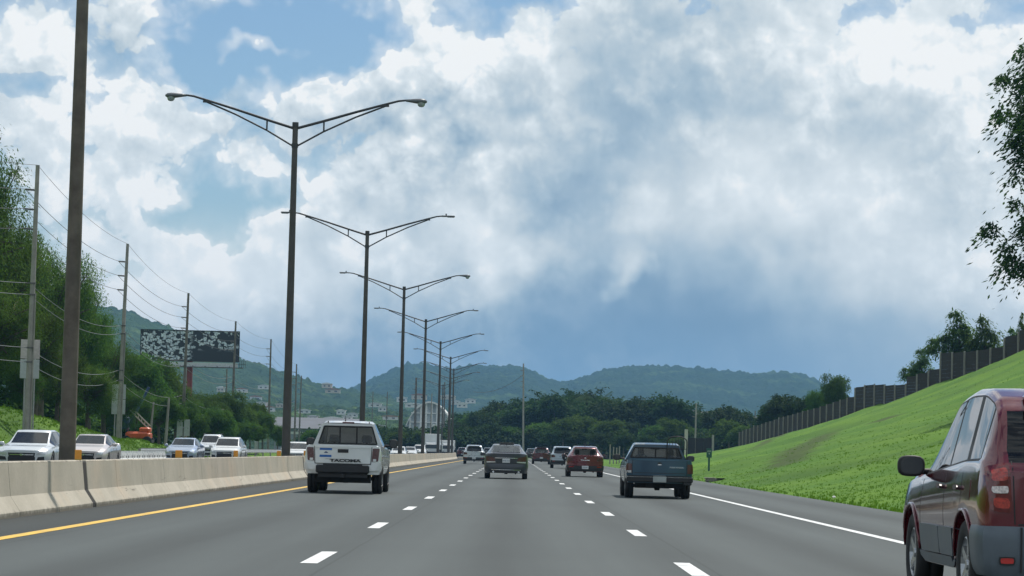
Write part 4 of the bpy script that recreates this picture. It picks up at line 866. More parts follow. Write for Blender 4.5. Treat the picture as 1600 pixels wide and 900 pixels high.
rtree(1228, 612, 400, 'far1', 9.6, .9, 'dark spreading tree behind the lower fence')
rtree(1250, 618, 395, 'far2', 9.6, .9, 'second spreading tree behind the lower fence')
rtree(1265, 612, 385, 'far0', 9.6, .7, 'third spreading tree behind the lower fence')
rtree(1205, 630, 420, 'far3', 9.6, .8, 'leftmost dark tree behind the lower fence')
rtree(1585, 508, 262, 'feather', 5.2, .9, 'thin brushy shrub behind the highest stretch of fence')
rtree(1596, 488, 240, 'feather', 5.2, .5, 'slim leafy shoot at the right edge above the fence')
# ---------------------------------------------------------------- grass tufts on the banks
def tufts(name, pts, seed, h, mt, w=.05):
    rg = np.random.RandomState(seed); n = len(pts); k = 4; P = np.repeat(np.array(pts), k, 0); m_ = n*k
    P[:, :2] += rg.normal(size=(m_, 2))*h*.5; a = rg.uniform(0, 6.28, m_); lean = rg.normal(size=(m_, 2))*h*.4; hh = h*rg.uniform(.5, 1.3, m_)
    dx, dy = np.cos(a)*w, np.sin(a)*w
    A = P+np.stack([dx, dy, -.03+0*dx], 1); B = P-np.stack([dx, dy, .03+0*dx], 1); T = P+np.stack([lean[:, 0], lean[:, 1], hh], 1)
    V = np.stack([A, B, T], 1).reshape(-1, 3); me = bpy.data.meshes.new(name)
    me.vertices.add(m_*3); me.vertices.foreach_set('co', V.astype(np.float32).ravel()); me.loops.add(m_*3); me.loops.foreach_set('vertex_index', np.arange(m_*3, dtype=np.int32))
    me.polygons.add(m_); me.polygons.foreach_set('loop_start', np.arange(0, m_*3, 3, dtype=np.int32)); me.polygons.foreach_set('loop_total', np.full(m_, 3, dtype=np.int32)); me.materials.append(mt); me.update(calc_edges=True)
    return tag(place(name, me), kind='stuff')
rg2 = np.random.RandomState(9); pts = []
while len(pts) < 9000:
    y = 45+255*rg2.rand()**1.3; fx = fence_x(y); x = EDGE+(fx+3-EDGE)*rg2.rand()**1.15
    if abs(x) > .215*y+3: continue
    f = noise.noise(Vector((x*.25, y*.12, 0)))
    if rg2.rand() < .85+f*.4 and rg2.rand() < math.exp(-max(0, y-70)/45.): pts.append((x, y, land(x, y)+.01))
m_blade = leaf_mat('grass_blade', (.085, .185, .016), (.13, .24, .022), .45)
tufts('grass', pts, 1, .05, m_blade, .02)
pts = []
while len(pts) < 14000:
    y = 120+140*rg2.rand(); x = -25-12*rg2.rand(); pts.append((x, y, land(x, y)))
tufts('grass', pts, 2, .12, m_blade, .04)
# ---------------------------------------------------------------- vehicles
m_blk = mat('trim_black', (.018, .018, .020), .6, var=.1); m_tyre = mat('tyre_rubber', (.022, .022, .023), .85, var=.2, scale=8, dirt=.3, dirtcol=(.06, .055, .05))
m_rim = mat('alloy_rim', (.45, .46, .47), .3, metal=.8); m_under = mat('underbody', (.012, .012, .012), .9); m_seat = mat('seat_cloth', (.05, .05, .055), .9); m_seatg = mat('seat_grey', (.16, .17, .18), .9)
m_mir = mat('mirror_face', (.04, .045, .05), .25); m_chrome = mat('chrome', (.7, .7, .72), .12, metal=1.); m_red = mat('lamp_red', (.30, .012, .012), .12, coat=1, var=.25, scale=12); m_redd = mat('lamp_red_dark', (.07, .006, .008), .3, coat=1); m_clear = mat('lamp_clear', (.62, .64, .66), .1, coat=1, metal=.3)
m_amber = mat('lamp_amber', (.5, .18, .02), .15, coat=1); m_plate = mat('plate_white', (.62, .64, .66), .45, var=.08); m_ink = mat('plate_ink', (.03, .04, .10), .5)
g_clear = glass('window_clear', (.86, .92, .90), dust=.065); g_tint = glass('window_tint', (.22, .26, .27)); g_dark = glass('window_dark', (.06, .07, .075))
def paint(name, col, rough=.32, metal=.35, coat=1.): return mat('paint_'+name, col, rough, metal, coat, var=.05, scale=1.5)
def smooth_arr(y, a, w):
    o = np.array(a, float)
    if w <= 0: return o
    for i, yy in enumerate(y):
        ww = min(w, yy-y[0], y[-1]-yy)
        if ww > 0.005:
            m_ = np.abs(y-yy) <= ww+1e-6; o[i] = a[m_].mean()
    return o
class Car:
    """Body lofted from stations along y (rear 0, front L); key lists give the profile."""
    def __init__(s, name, S, M):
        s.S = S; s.L = S['L']; L = s.L; s.M = M
        e = [0, .012, .03, .055, .09, .13, .18]; ys = e+list(np.arange(.23, L-.2, S.get('step', .055)))+[L-t for t in reversed(e)]
        s.ys = ys = np.array(ys); f = lambda k: np.interp(ys, [p[0] for p in S[k]], [p[1] for p in S[k]])
        zb = f('belt'); zt = f('top'); wt = f('wtop'); W = S['W']/2
        zt = smooth_arr(ys, zt, S.get('sm', .10)); zb = smooth_arr(ys, zb, .12); wt = smooth_arr(ys, wt, S.get('sm', .12))
        low = f('low') if 'low' in S else np.full(len(ys), S['sill'])
        def rnd(y, r, c): return 1 if y >= r else 1-c*(1-math.sqrt(max(0, 1-(1-y/r)**2)))
        ew = np.array([rnd(y, S.get('rr', .22), S.get('rc', .14))*rnd(L-y, S.get('fr', .75), S.get('fc', .22)) for y in ys])
        s.arch = []; za = low.copy()
        for wy in (S['wr'], S['wf']):
            R_ = S['tyre']+.055; d = np.abs(ys-wy); m_ = d < R_; za[m_] = np.maximum(za[m_], S['tyre']+np.sqrt(np.maximum(0, R_**2-(ys[m_]-wy)**2))-.01)
        s.sec = []
        for i, y in enumerate(ys):
            w = W*ew[i]; P = []; h = zb[i]-low[i]
            inw = w*.72; P += [(0, low[i]+.06), (inw*.6, low[i]+.06), (inw, low[i]+.06 if za[i] <= low[i]+.001 else za[i])]
            zst = za[i]
            for t in (0., .1, .22, .36, .5, .64, .78, .90, 1.0):
                z = zst+(zb[i]-zst)*t; tt = (z-low[i])/h
                ww = w*(.955+.045*math.sin(min(1, tt/.62)*math.pi/2)-(.045*max(0, (tt-.62)/.38)**1.6)-S.get('tumb', 0)*max(0, tt-.5))
                if t == 0: ww -= .012
                P.append((ww, z))
            wb_ = P[-1][0]; dz = zt[i]-zb[i]; wr = min(wt[i]*ew[i], wb_-.015) if dz > .05 else wb_*.93
            P += [(wb_-.02, zb[i]+min(.02, dz*.15)), (wb_+(wr-wb_)*.52-.004, zb[i]+dz*.48), (wr+.014, zb[i]+dz*.872), (wr+.010, zb[i]+dz*.895), (wr-.03, zb[i]+dz*.96), (wr*.92, zb[i]+dz*.985), (wr*.45, zb[i]+dz*.998), (0, zb[i]+dz)]
            s.sec.append(P)
        s.n = len(s.sec[0]); s.jb = 11          # jb: belt index
        s.W = W
    def surf(s):
        """full skin as one list: vertices, faces with (station, strip, side)"""
        V = []; idx = {}
        bulr, bulf = s.S.get('bulr', .05), s.S.get('bulf', .16)
        for i, P in enumerate(s.sec):
            for j, (x, z) in enumerate(P):
                for sd in (1, -1):
                    if j in (0, s.n-1) and sd == -1: idx[i, j, -1] = idx[i, j, 1]; continue
                    y = s.ys[i]; u = abs(x)/s.W
                    if y < .3: y = y-bulr*(1-u*u)*(1-y/.3)
                    if s.L-y < .5: y = y+bulf*(1-u*u)*(1-(s.L-y)/.5)
                    idx[i, j, sd] = len(V); V.append((sd*x, y, z))
        F = []
        for i in range(len(s.sec)-1):
            for j in range(s.n-1):
                for sd in (1, -1):
                    f = (idx[i, j, sd], idx[i+1, j, sd], idx[i+1, j+1, sd], idx[i, j+1, sd])
                    F.append(((f if sd == 1 else f[::-1]), i, j, sd))
        for i, en in ((0, 'r'), (len(s.sec)-1, 'f')):
            N = 8; rows = []
            for j in range(s.n):
                a = V[idx[i, j, -1]]; b = V[idx[i, j, 1]]
                if j in (0, s.n-1): rows.append([idx[i, j, 1]]*(N+1)); continue
                row = [idx[i, j, -1]]
                for k in range(1, N):
                    t = k/N; x = a[0]+(b[0]-a[0])*t; u = abs(x)/s.W; u0 = abs(b[0])/s.W; y = s.ys[i]+(-bulr*(1-u*u) if en == 'r' else bulf*(1-u*u))
                    row.append(len(V)); V.append((x, y, a[2]))
                rows.append(row+[idx[i, j, 1]])
            for j in range(2, s.n-2):
                for k in range(N): 
                    f = (rows[j][k], rows[j][k+1], rows[j+1][k+1], rows[j+1][k]); F.append(((f if en == 'r' else f[::-1]), -1 if en == 'r' else -2, j, 0))
            for j in (1, ):
                f = tuple([rows[2][k] for k in range(N+1)]+[rows[1][-1], rows[0][0], rows[1][0]]); F.append((f, -9, 0, 0))
            j = s.n-2; f = tuple([rows[j][k] for k in range(N+1)]+[rows[s.n-1][0]]); F.append((f, -9, s.n-2, 0))
        return V, F
    def region(s, i, j):
        if i < 0: return None
        y = (s.ys[i]+s.ys[i+1])/2; jb = s.jb
        for (a, b) in s.S['side']:
            if a <= y <= b and j in (jb+1, jb+2): return ('side', a)
        a, b = s.S['screen']
        if a <= y <= b and j >= jb+6: return ('windscreen', 0)
        if 'rearg' in s.S:
            a, b = s.S['rearg']
            if a <= y <= b and j >= jb+6: return ('rear_window', 0)
        if 'drop' in s.S and j >= jb+1 and s.S['drop'][0] <= y <= s.S['drop'][1]: return ('drop', 0)
        return None
    def make(s, label, cat='car', name='car', group=None, loc=(0, 0, 0), rz=0.):
        S, M = s.S, s.M; root = empty(name, loc, rz); s.root = root; tag(root, label, cat, group)
        V, F = s.surf(); s.bvh = BVHTree.FromPolygons([Vector(v) for v in V], [f[0] for f in F])
        groups = {}; bf = []; bi = []
        for (f, i, j, sd) in F:
            r_ = s.region(i, j)
            if r_ is None: 
                bf.append(f); y = s.ys[i] if i >= 0 else (0 if i == -1 else s.L); jb = s.jb
                c = 0
                if j <= 1: c = 2
                elif S.get('clad') and j <= 2+S['clad'] and i >= 0: c = 1
                elif S.get('pillars', True) and i >= 0 and j in (jb, jb+1, jb+2, jb+3) and S['side'][0][0]-.03 < y < S['side'][-1][1]+.03: c = 3
                bi.append(c)
            elif r_[0] != 'drop': groups.setdefault((r_[0], r_[1], sd if r_[0] == 'side' else 0), []).append(f)
        me = bpy.data.meshes.new('body'); me.from_pydata(V, [], bf); [me.materials.append(x) for x in (M['paint'], M.get('clad', m_blk), m_under, m_blk)]
        me.polygons.foreach_set('material_index', bi); me.shade_smooth()
        bm = bmesh.new(); bm.from_mesh(me); bmesh.ops.delete(bm, geom=[v for v in bm.verts if not v.link_faces], context='VERTS')
        for e in bm.edges: e.smooth = len(e.link_faces) < 2 or e.calc_face_angle(0) < R(42)
        bm.to_mesh(me); bm.free(); s.body = place('body', me, root)
        for (nm, a, sd), fs in groups.items():
            vs = sorted({v for f in fs for v in f}); mp = {v: k for k, v in enumerate(vs)}
            me = bpy.data.meshes.new(nm); me.from_pydata([Vector(V[v])*1.0+Vector((0, 0, .0)) for v in vs], [], [tuple(mp[v] for v in f) for f in fs])
            me.materials.append(M['rglass'] if nm == 'rear_window' else M['sglass'] if nm == 'side' else M['fglass']); me.shade_smooth()
            o = place({'side': 'side_window'}.get(nm, nm), me, root)
        # black inner tub that closes the wheel arches and the cabin floor
        t = MB(); lo = S['sill']+.07
        t.box((0, (S['wr']+S['wf'])/2, lo+.1), (S['W']*.90, abs(S['wf']-S['wr'])-2*S['tyre']-.12, .2)); t.box((0, s.L/2, S['tyre']*1.15+lo*.3), (S['W']*.62, s.L*.92, .28))
        t.box((0, .3, .42), (S['W']*.72, .35, .3)); t.tube([(-S['W']*.36, S['wr'], S['tyre']*.95), (S['W']*.36, S['wr'], S['tyre']*.95)], .045, 8).lathe([(.0, -.1), (.12, -.06), (.12, .06), (.0, .1)], 10, 'X', (0, S['wr'], S['tyre']*.95))
        t.tube([(S['W']*.22, .10, S['sill']-.01), (S['W']*.22, 1.2, S['sill']+.02)], .035, 8)
        t.build('underbody', m_under, root)
        s.wheels()
        s.seats()
        return root
    def wheels(s):
        S = s.S; r = S['tyre']; w = S.get('tw', .21); x = S['W']/2-w/2-.015
        prof = [(r*.62, -w*.42), (r*.7, -w*.5), (r*.92, -w*.5), (r*.985, -w*.40), (r, -w*.2), (r, -.012), (r*.985, -.012), (r*.985, .012), (r, .012), (r, w*.2), (r*.985, w*.40), (r*.92, w*.5), (r*.7, w*.5), (r*.62, w*.42)]
        tm = MB().lathe(prof, 28, 'X').mesh('wheel', m_tyre, True)
        rm = MB().lathe([(r*.64, .0), (r*.63, w*.40), (r*.58, w*.44), (r*.55, w*.30), (r*.50, w*.12), (.0, w*.10)], 24, 'X')
        for k in range(5):
            a = k*2*math.pi/5; c, sn = math.cos(a), math.sin(a); hw = r*.085
            rm.add([(w*.36, c*r*.05-sn*hw*1.3, sn*r*.05+c*hw*1.3), (w*.36, c*r*.05+sn*hw*1.3, sn*r*.05-c*hw*1.3), (w*.42, c*r*.57+sn*hw, sn*r*.57-c*hw), (w*.42, c*r*.57-sn*hw, sn*r*.57+c*hw),
                    (w*.2, c*r*.05-sn*hw*1.3, sn*r*.05+c*hw*1.3), (w*.2, c*r*.05+sn*hw*1.3, sn*r*.05-c*hw*1.3), (w*.2, c*r*.57+sn*hw, sn*r*.57-c*hw), (w*.2, c*r*.57-sn*hw, sn*r*.57+c*hw)], [(0, 1, 2, 3), (1, 5, 6, 2), (3, 7, 4, 0)])
        rm.lathe([(.0, w*.43), (r*.10, w*.42), (r*.12, w*.36), (r*.12, w*.2)], 12, 'X'); rm = rm.mesh('rim', m_rim)
        for y in (S['wr'], S['wf']):
            for sd in (1, -1):
                o = place('wheel', tm, s.root, (sd*x, y, r), (0, 0, 0 if sd == 1 else math.pi)); place('rim', rm, o)
    def seats(s):
        S = s.S
        for y in S.get('seats', []):
            for sd in (-1, 1):
                z = S['belt'][0][1] if False else lerp(y, [p[0] for p in S['belt']], [p[1] for p in S['belt']]); zt = lerp(y, [p[0] for p in S['top']], [p[1] for p in S['top']])
                w = S['W']*.28; q_ = MB().box((sd*S['W']*.22, y, z-.22), (w, .14, .56), bev=.05).box((sd*S['W']*.22, y+.25, z-.42), (w, .5, .16), bev=.05); a = q_.build('seat', s.M.get('seat', m_seat), s.root)
                if S.get('bench'): continue
                MB().box((sd*S['W']*.22, y-.02, min(z+.20, zt-.16)), (.26, .10, .20), bev=.045).tube([(sd*S['W']*.22, y, z), (sd*S['W']*.22, y, z+.12)], .03, 6).build('headrest', s.M.get('seat', m_seat), a)
        if S.get('seats'):
            yd = S['screen'][0]-.15; zd = lerp(yd, [p[0] for p in S['belt']], [p[1] for p in S['belt']])
            MB().box((0, yd, zd-.10), (S['W']*.8, .4, .16), bev=.05).build('dashboard', m_blk, s.root)
            mb = MB()
            for k in range(16):
                a, b = k*math.pi/8, (k+1)*math.pi/8; c0 = Vector((-S['W']*.22, yd-.33, zd-.02)); mb.tube([c0+Vector((.18*math.cos(a), -.05*math.sin(a), .18*math.sin(a))), c0+Vector((.18*math.cos(b), -.05*math.sin(b), .18*math.sin(b)))], .014, 5, cap=False)
            mb.build('steering_wheel', m_blk, s.root)
            zt = lerp(yd-.5, [p[0] for p in S['top']], [p[1] for p in S['top']]); MB().box((0, S['screen'][0]-.18 if len(S['screen']) < 3 else 0, zt-.13), (.24, .04, .07), bev=.01).build('inside_mirror', m_blk, s.root)
    # patches that follow the body: quad corners in (x,z) seen from behind or ahead, or (y,z) from a side
    def patch(s, name, quad, mt, off=.008, n=8, m=5, view='r', parent=None, thick=.02, rnd=0.):
        a, b, c, d = [Vector(q_) for q_ in quad]; G = []
        for j in range(m+1):
            for i in range(n+1):
                u, v = i/n, j/m
                if rnd:      # round the corners
                    uu, vv = 2*u-1, 2*v-1; uu *= 1-rnd*abs(vv)**4; vv *= 1-rnd*abs(2*u-1)**4; u, v = (uu+1)/2, (vv+1)/2
                p = a.lerp(b, u).lerp(d.lerp(c, u), v)
                if view in 'rf':
                    sg = 1 if view == 'r' else -1; o = Vector((p.x, -2 if sg == 1 else s.L+2, p.y)); dr = Vector((0, sg, 0))
                else:
                    sg = 1 if view == 'R' else -1; o = Vector((sg*3, p.x, p.y)); dr = Vector((-sg, 0, 0))
                h = s.bvh.ray_cast(o, dr, 6)
                if h[0] is None: h = s.bvh.find_nearest(o+dr*(2 if view in 'rf' else 2)); 
                nn = h[1]; nn = nn if nn.dot(dr) < 0 else -nn
                G.append((h[0], (nn-dr*.6).normalized() if nn.dot(-dr) < .3 else nn, dr))
        V = [p+nn*off for p, nn, dr in G]; N = len(V); V += [p-nn*thick for p, nn, dr in G]; w = n+1; F = []
        for j in range(m):
            for i in range(n): k = j*w+i; F.append((k, k+1, k+w+1, k+w))
        ring = [i for i in range(w)]+[j*w+n for j in range(1, m+1)]+[m*w+i for i in range(n-1, -1, -1)]+[j*w for j in range(m-1, 0, -1)]
        for k in range(len(ring)): x, y = ring[k], ring[(k+1) % len(ring)]; F.append((x, y, y+N, x+N))
        return MB().add(V, F).build(name, mt, parent or s.root, angle=40)
    def wrap(s, name, z0, z1, phi0, phi1, cy, mt, off=.03, n=28, m=4, parent=None, ztop=None):
        G = []; V = []
        for j in range(m+1):
            v = j/m; z = z0+(z1-z0)*v; o_ = off*(.75+.25*math.sin(v*math.pi))*(1 if 0 < j < m else .6)
            for i in range(n+1):
                ph = R(phi0+(phi1-phi0)*i/n); d = Vector((math.sin(ph), -math.cos(ph), 0)); c = Vector((0, cy, z)); h = s.bvh.ray_cast(c+d*6, -d, 8); h0 = h[0] if h[0] is not None else c+d*s.W
                V.append(h0+d*o_)
        N = len(V); V += [Vector(v)+Vector((0, 0, 0))-(Vector((v[0], v[1]-cy, 0)).normalized()*(off+.03)) for v in V]; w = n+1; F = []
        for j in range(m):
            for i in range(n): k = j*w+i; F.append((k, k+1, k+w+1, k+w))
        ring = [i for i in range(w)]+[j*w+n for j in range(1, m+1)]+[m*w+i for i in range(n-1, -1, -1)]+[j*w for j in range(m-1, 0, -1)]
        for k in range(len(ring)): x, y = ring[k], ring[(k+1) % len(ring)]; F.append((x, y, y+N, x+N))
        return MB().add(V, F).build(name, mt, parent or s.root, angle=35)
    def sym(s, name, quad, mt, **kw):
        return [s.patch(name, quad, mt, **kw), s.patch(name, [(-x, z) for x, z in quad], mt, **kw)] if kw.get('view', 'r') in 'rf' else [s.patch(name, quad, mt, **{**kw, 'view': 'R'}), s.patch(name, quad, mt, **{**kw, 'view': 'L'})]
    def seam(s, y0, z0, y1, z1, w=.008):
        for sd in 'RL': s.patch('door_seam', [(y0-w, z0), (y0+w, z0), (y1+w, z1), (y1-w, z1)], m_blk, off=.0015, n=1, m=8, view=sd, thick=.004)
    def mirror(s, y, z, mt=None, size=(.22, .10, .15), out=.09, back=m_mir):
        for sd in (1, -1):
            h = s.bvh.ray_cast(Vector((sd*3, y, z-.05)), Vector((-sd, 0, 0)), 4); x = abs(h[0].x) if h[0] is not None else s.W
            o = MB().pod((sd*(x+out+size[0]*.28), y, z), size).box((sd*(x+out*.4), y+.02, z-size[2]*.25), (out+.1, .06, .05), bev=.015).build('side_mirror', mt or s.M['paint'], s.root, angle=70)
            MB().pod((sd*(x+out+size[0]*.28), y-size[1]/2-.001, z), (size[0]*.82, .006, size[2]*.80)).build('mirror_glass', back, o)
    def plate(s, z, view='r', x=0, txt='HTR 482', mt=m_plate, out=.02):
        sg = -1 if view == 'r' else 1; h = s.bvh.ray_cast(Vector((x, -2 if view == 'r' else s.L+2, z)), Vector((0, -sg, 0)), 9); y = h[0].y+sg*out
        o = MB().box((x, y, z), (.31, .012, .155), bev=.004).build('licence_plate', mt, s.root)
        place('lettering', text_mesh(txt, .075, .001), o, (x, y+sg*.009, z), (R(90), 0, 0 if view == 'r' else math.pi)); o.children[0].data.materials.append(m_ink)
    def handles(s, ys, z, mt=None):
        for y in ys:
            for sd in 'RL': s.patch('door_handle', [(y-.09, z-.018), (y+.09, z-.018), (y+.09, z+.018), (y-.09, z+.018)], mt or s.M['paint'], off=.03, n=4, m=2, view=sd, rnd=.2)
    def antenna(s, x, y, z, h=.35, lean=-.15): MB().tube([(x, y, z), (x, y+lean*h, z+h)], .006, 5).box((x, y, z+.01), (.03, .06, .03)).build('antenna', m_blk, s.root)
    def rails(s, y0, y1, z, x, mt=m_blk):
        for sd in (-1, 1): MB().tube([(sd*x, y0, z-.03), (sd*x, y0+.08, z+.035), (sd*x, y1-.08, z+.035), (sd*x, y1, z-.03)], .018, 6).build('roof_rail', mt, s.root)
def letters(car, txt, size, x, z, mt, view='r', depth=.006, fw=1.3, bold=.004, out=.008):
    sg = -1 if view == 'r' else 1; h = car.bvh.ray_cast(Vector((x, -2 if view == 'r' else car.L+2, z)), Vector((0, -sg, 0)), 9)
    o = place('lettering', text_mesh(txt, size, depth, font_w=fw, bold=bold), car.root, (x, h[0].y+sg*out, z), (R(90), 0, 0 if view == 'r' else math.pi)); o.data.materials.append(mt); return o
def box_profile(kind):
    if kind == 'sedan':
        return dict(L=4.65, W=1.80, sill=.24, wr=.98, wf=3.68, tyre=.325, belt=[(0, 1.00), (.3, 1.03), (1.2, 1.0), (3.2, .95), (4.0, .84), (4.65, .66)], top=[(0, 1.04), (.42, 1.08), (1.25, 1.40), (1.9, 1.445), (2.5, 1.42), (3.45, .99), (4.1, .90), (4.65, .72)], wtop=[(0, .66), (.5, .62), (1.25, .57), (2.5, .58), (3.5, .68), (4.65, .7)],
                    side=[(.95, 1.62), (1.68, 2.45), (2.51, 3.2)], screen=(2.62, 3.36), rearg=(.52, 1.20), seats=[1.25, 2.25], rr=.3, rc=.16, bulr=.10)
    if kind == 'suv':
        return dict(L=4.5, W=1.84, sill=.30, wr=.92, wf=3.60, tyre=.35, belt=[(0, 1.06), (.3, 1.10), (1.2, 1.07), (3.1, 1.02), (3.9, .96), (4.5, .76)], top=[(0, 1.10), (.04, 1.12), (.40, 1.60), (1.2, 1.68), (2.2, 1.66), (3.30, 1.07), (4.1, 1.0), (4.5, .84)], wtop=[(0, .72), (.35, .62), (2.3, .63), (3.3, .72), (4.5, .72)],
                    side=[(.42, 1.05), (1.11, 1.95), (2.01, 3.05)], screen=(2.35, 3.22), rearg=(.06, .34), seats=[1.2, 2.15], rr=.22, rc=.12, bulr=.07)
    if kind == 'hatch':
        return dict(L=4.2, W=1.78, sill=.26, wr=.85, wf=3.40, tyre=.33, belt=[(0, .98), (.3, 1.02), (1.2, 1.0), (2.9, .95), (3.6, .88), (4.2, .70)], top=[(0, 1.02), (.06, 1.04), (.50, 1.43), (1.2, 1.50), (2.1, 1.48), (3.10, 1.0), (3.8, .92), (4.2, .76)], wtop=[(0, .68), (.45, .56), (2.2, .58), (3.1, .68), (4.2, .7)],
                    side=[(.55, 1.02), (1.08, 1.85), (1.91, 2.85)], screen=(2.22, 3.02), rearg=(.10, .44), seats=[1.1, 2.0], rr=.24, rc=.14, bulr=.08)
    if kind == 'pickup':
        return dict(L=5.35, W=1.87, sill=.48, wr=1.2, wf=4.40, tyre=.385, tw=.25, belt=[(0, 1.16), (1.75, 1.16), (1.8, 1.17), (3.9, 1.13), (4.8, 1.08), (5.35, .92)], top=[(0, 1.18), (1.74, 1.18), (1.742, 1.74), (2.2, 1.80), (3.0, 1.79), (3.95, 1.20), (4.8, 1.14), (5.35, 1.0)], wtop=[(0, .8), (1.74, .8), (1.742, .63), (3.0, .62), (4.0, .74), (5.35, .74)],
                    side=[(1.95, 2.70), (2.76, 3.75)], screen=(3.08, 3.88), drop=(0.06, 1.775), seats=[2.9], rr=.10, rc=.05, bulr=.015, sm=.0)
# ---- white pickup with blue stickers, rear towards us
def tacoma():
    S = box_profile('pickup'); M = dict(paint=paint('silver_white', (.68, .70, .71), .34, .1), rglass=g_clear, sglass=g_tint, fglass=g_clear, seat=m_seat)
    c = Car('pickup', S, M); c.make('white double-cab pickup with blue tailgate stickers, driving beside the median barrier', 'pickup truck', 'pickup_truck', loc=(-4.16, 66.4, 0))
    pickup_rear(c, S, 1.78, .80)
    P = M['paint']
    # tailgate with raised lip and recessed handle
    tg = c.patch('tailgate', [(-.66, .74), (.66, .74), (.69, 1.145), (-.69, 1.145)], P, off=.02, n=10, m=8, thick=.05)
    c.patch('tailgate_lip', [(-.69, 1.115), (.69, 1.115), (.69, 1.165), (-.69, 1.165)], P, off=.035, n=8, m=2)
    c.patch('tailgate_gap', [(-.685, .722), (.685, .722), (.685, .745), (-.685, .745)], m_blk, off=.012, n=4, m=1)
    for sd in (-1, 1): c.patch('tailgate_seam', [(sd*.674, .74), (sd*.69, .74), (sd*.705, 1.15), (sd*.692, 1.15)], m_blk, off=.010, n=1, m=4)
    c.patch('tailgate_handle', [(-.13, 1.0), (.13, 1.0), (.13, 1.085), (-.13, 1.085)], m_blk, off=.032, n=3, m=2)
    # stamped curve low on the gate, its shade put in as a grey strip
    c.patch('tailgate_crease', [(-.45, .835), (.45, .835), (.40, .848), (-.40, .848)], mat('crease_shade', (.26, .27, .29), .4, metal=.2), off=.024, n=6, m=1)
    m_bl = mat('sticker_blue', (.02, .13, .42), .4); m_bl2 = mat('sticker_navy', (.02, .06, .18), .4)
    s1 = c.patch('sticker', [(-.57, 1.055), (-.27, 1.055), (-.27, 1.105), (-.57, 1.105)], m_bl, off=.025, n=3, m=1, thick=.002)
    s2 = c.patch('sticker', [(-.57, .885), (-.28, .885), (-.28, .94), (-.57, .94)], m_bl, off=.025, n=3, m=1, thick=.002)
    s3 = c.patch('sticker', [(-.47, .985), (-.36, .985), (-.40, 1.02), (-.43, 1.02)], m_bl2, off=.025, n=2, m=1, thick=.002)
    letters(c, 'TACOMA', .088, 0.06, .805, m_blk, fw=2.0, out=.036)
    for sd in (-1, 1):
        c.patch('tail_light', [(sd*.70, .79), (sd*.86, .80), (sd*.885, 1.12), (sd*.72, 1.12)], m_redd, off=.014, n=5, m=6, rnd=.05)
        c.patch('reverse_light', [(sd*.73, .80), (sd*.81, .80), (sd*.81, .86), (sd*.73, .86)], m_clear, off=.018, n=2, m=2)
        c.patch('bumper_corner', [(sd*.42, .56), (sd*.90, .58), (sd*.905, .77), (sd*.80, .76)], P, off=.05, n=8, m=4, thick=.08)
    MB().box((0, -.05, .60), (1.30, .16, .20), bev=.03).box((0, -.06, .70), (.95, .12, .05), bev=.01).build('rear_bumper', m_blk, c.root)
    MB().box((0, .05, .47), (1.2, .2, .14)).box((0, -.03, .44), (.10, .2, .09)).build('tow_hitch', m_blk, c.root)
    MB().box((0, 1.79, 1.745), (.30, .05, .05), bev=.01).build('brake_light', m_redd, c.root)
    c.mirror(3.55, 1.25, mt=m_blk, size=(.22, .12, .22), out=.16)
    c.antenna(-.1, 2.2, 1.80, .12)
    for x in (-.50, .52): MB().box((x, 1.80, 1.72), (.02, .05, .12)).build('roof_seam', m_blk, c.root)
    for yy in (2.72, 3.85, 1.86): c.seam(yy, .55, yy, 1.13)
    for yr in (S['wr'], S['wf']): pass
def pickup_rear(c, S, yc, hw, sill=.48):
    """cab back with a framed sliding window, bed walls and floor"""
    P = c.M['paint']; belt = S['belt'][0][1]; zt = lerp(1.8, [p[0] for p in S['top']], [p[1] for p in S['top']])
    b = MB(); y1 = 1.68
    for sd in (-1, 1): b.box((sd*(c.W-.13), y1/2+.02, belt-.26), (.05, y1-.05, .50))
    b.box((0, y1/2, belt-.50), (c.W*1.7, y1, .05)).box((0, .07, belt-.25), (c.W*1.66, .05, .46)).box((0, y1+.02, belt-.25), (c.W*1.75, .05, .5))
    b.build('cargo_bed', c.M.get('bed', m_blk), c.root)
    zt0 = zt-.035; wl, wh = c.W*.80, c.W*.66       # window plane of the cab back
    y = 1.765
    fr = MB(); wb, wt_ = c.M.get('wwin', (.78, .64)); out = [(-c.W*.935, belt+.0), (c.W*.935, belt+.0), (c.W*.69, zt0+.01), (-c.W*.69, zt0+.01)]; inn = [(-c.W*wb, belt+.06), (c.W*wb, belt+.06), (c.W*wt_, zt0-.06), (-c.W*wt_, zt0-.06)]
    V = [(x, y, z) for x, z in out]+[(x, y, z) for x, z in inn]+[(x, y+.05, z) for x, z in out]+[(x, y+.05, z) for x, z in inn]
    fr.add(V, [(i, (i+1) % 4, 4+(i+1) % 4, 4+i) for i in range(4)]+[(8+i, 8+(i+1) % 4, 12+(i+1) % 4, 12+i) for i in range(4)]+[(4+i, 4+(i+1) % 4, 12+(i+1) % 4, 12+i) for i in range(4)]+[(i, 8+i, 8+(i+1) % 4, (i+1) % 4) for i in range(4)])
    fr.build('cab_back', P, c.root); gk = MB()
    for (x0, z0), (x1, z1) in zip(inn, inn[1:]+inn[:1]): gk.tube([(x0, y+.012, z0), (x1, y+.012, z1)], .022, 6)
    gk.build('window_gasket', m_blk, c.root)
    g = MB().add([(x, y+.02, z) for x, z in inn], [(0, 1, 2, 3)]).build('rear_window', c.M['rglass'], c.root)
    for x in c.M.get('bars', (-.20, .22)): MB().box((x, y+.01, (belt+zt0)/2), (.035, .03, zt0-belt-.13)).build('window_bar', m_blk, g)
    c.region_cab = True
tacoma()
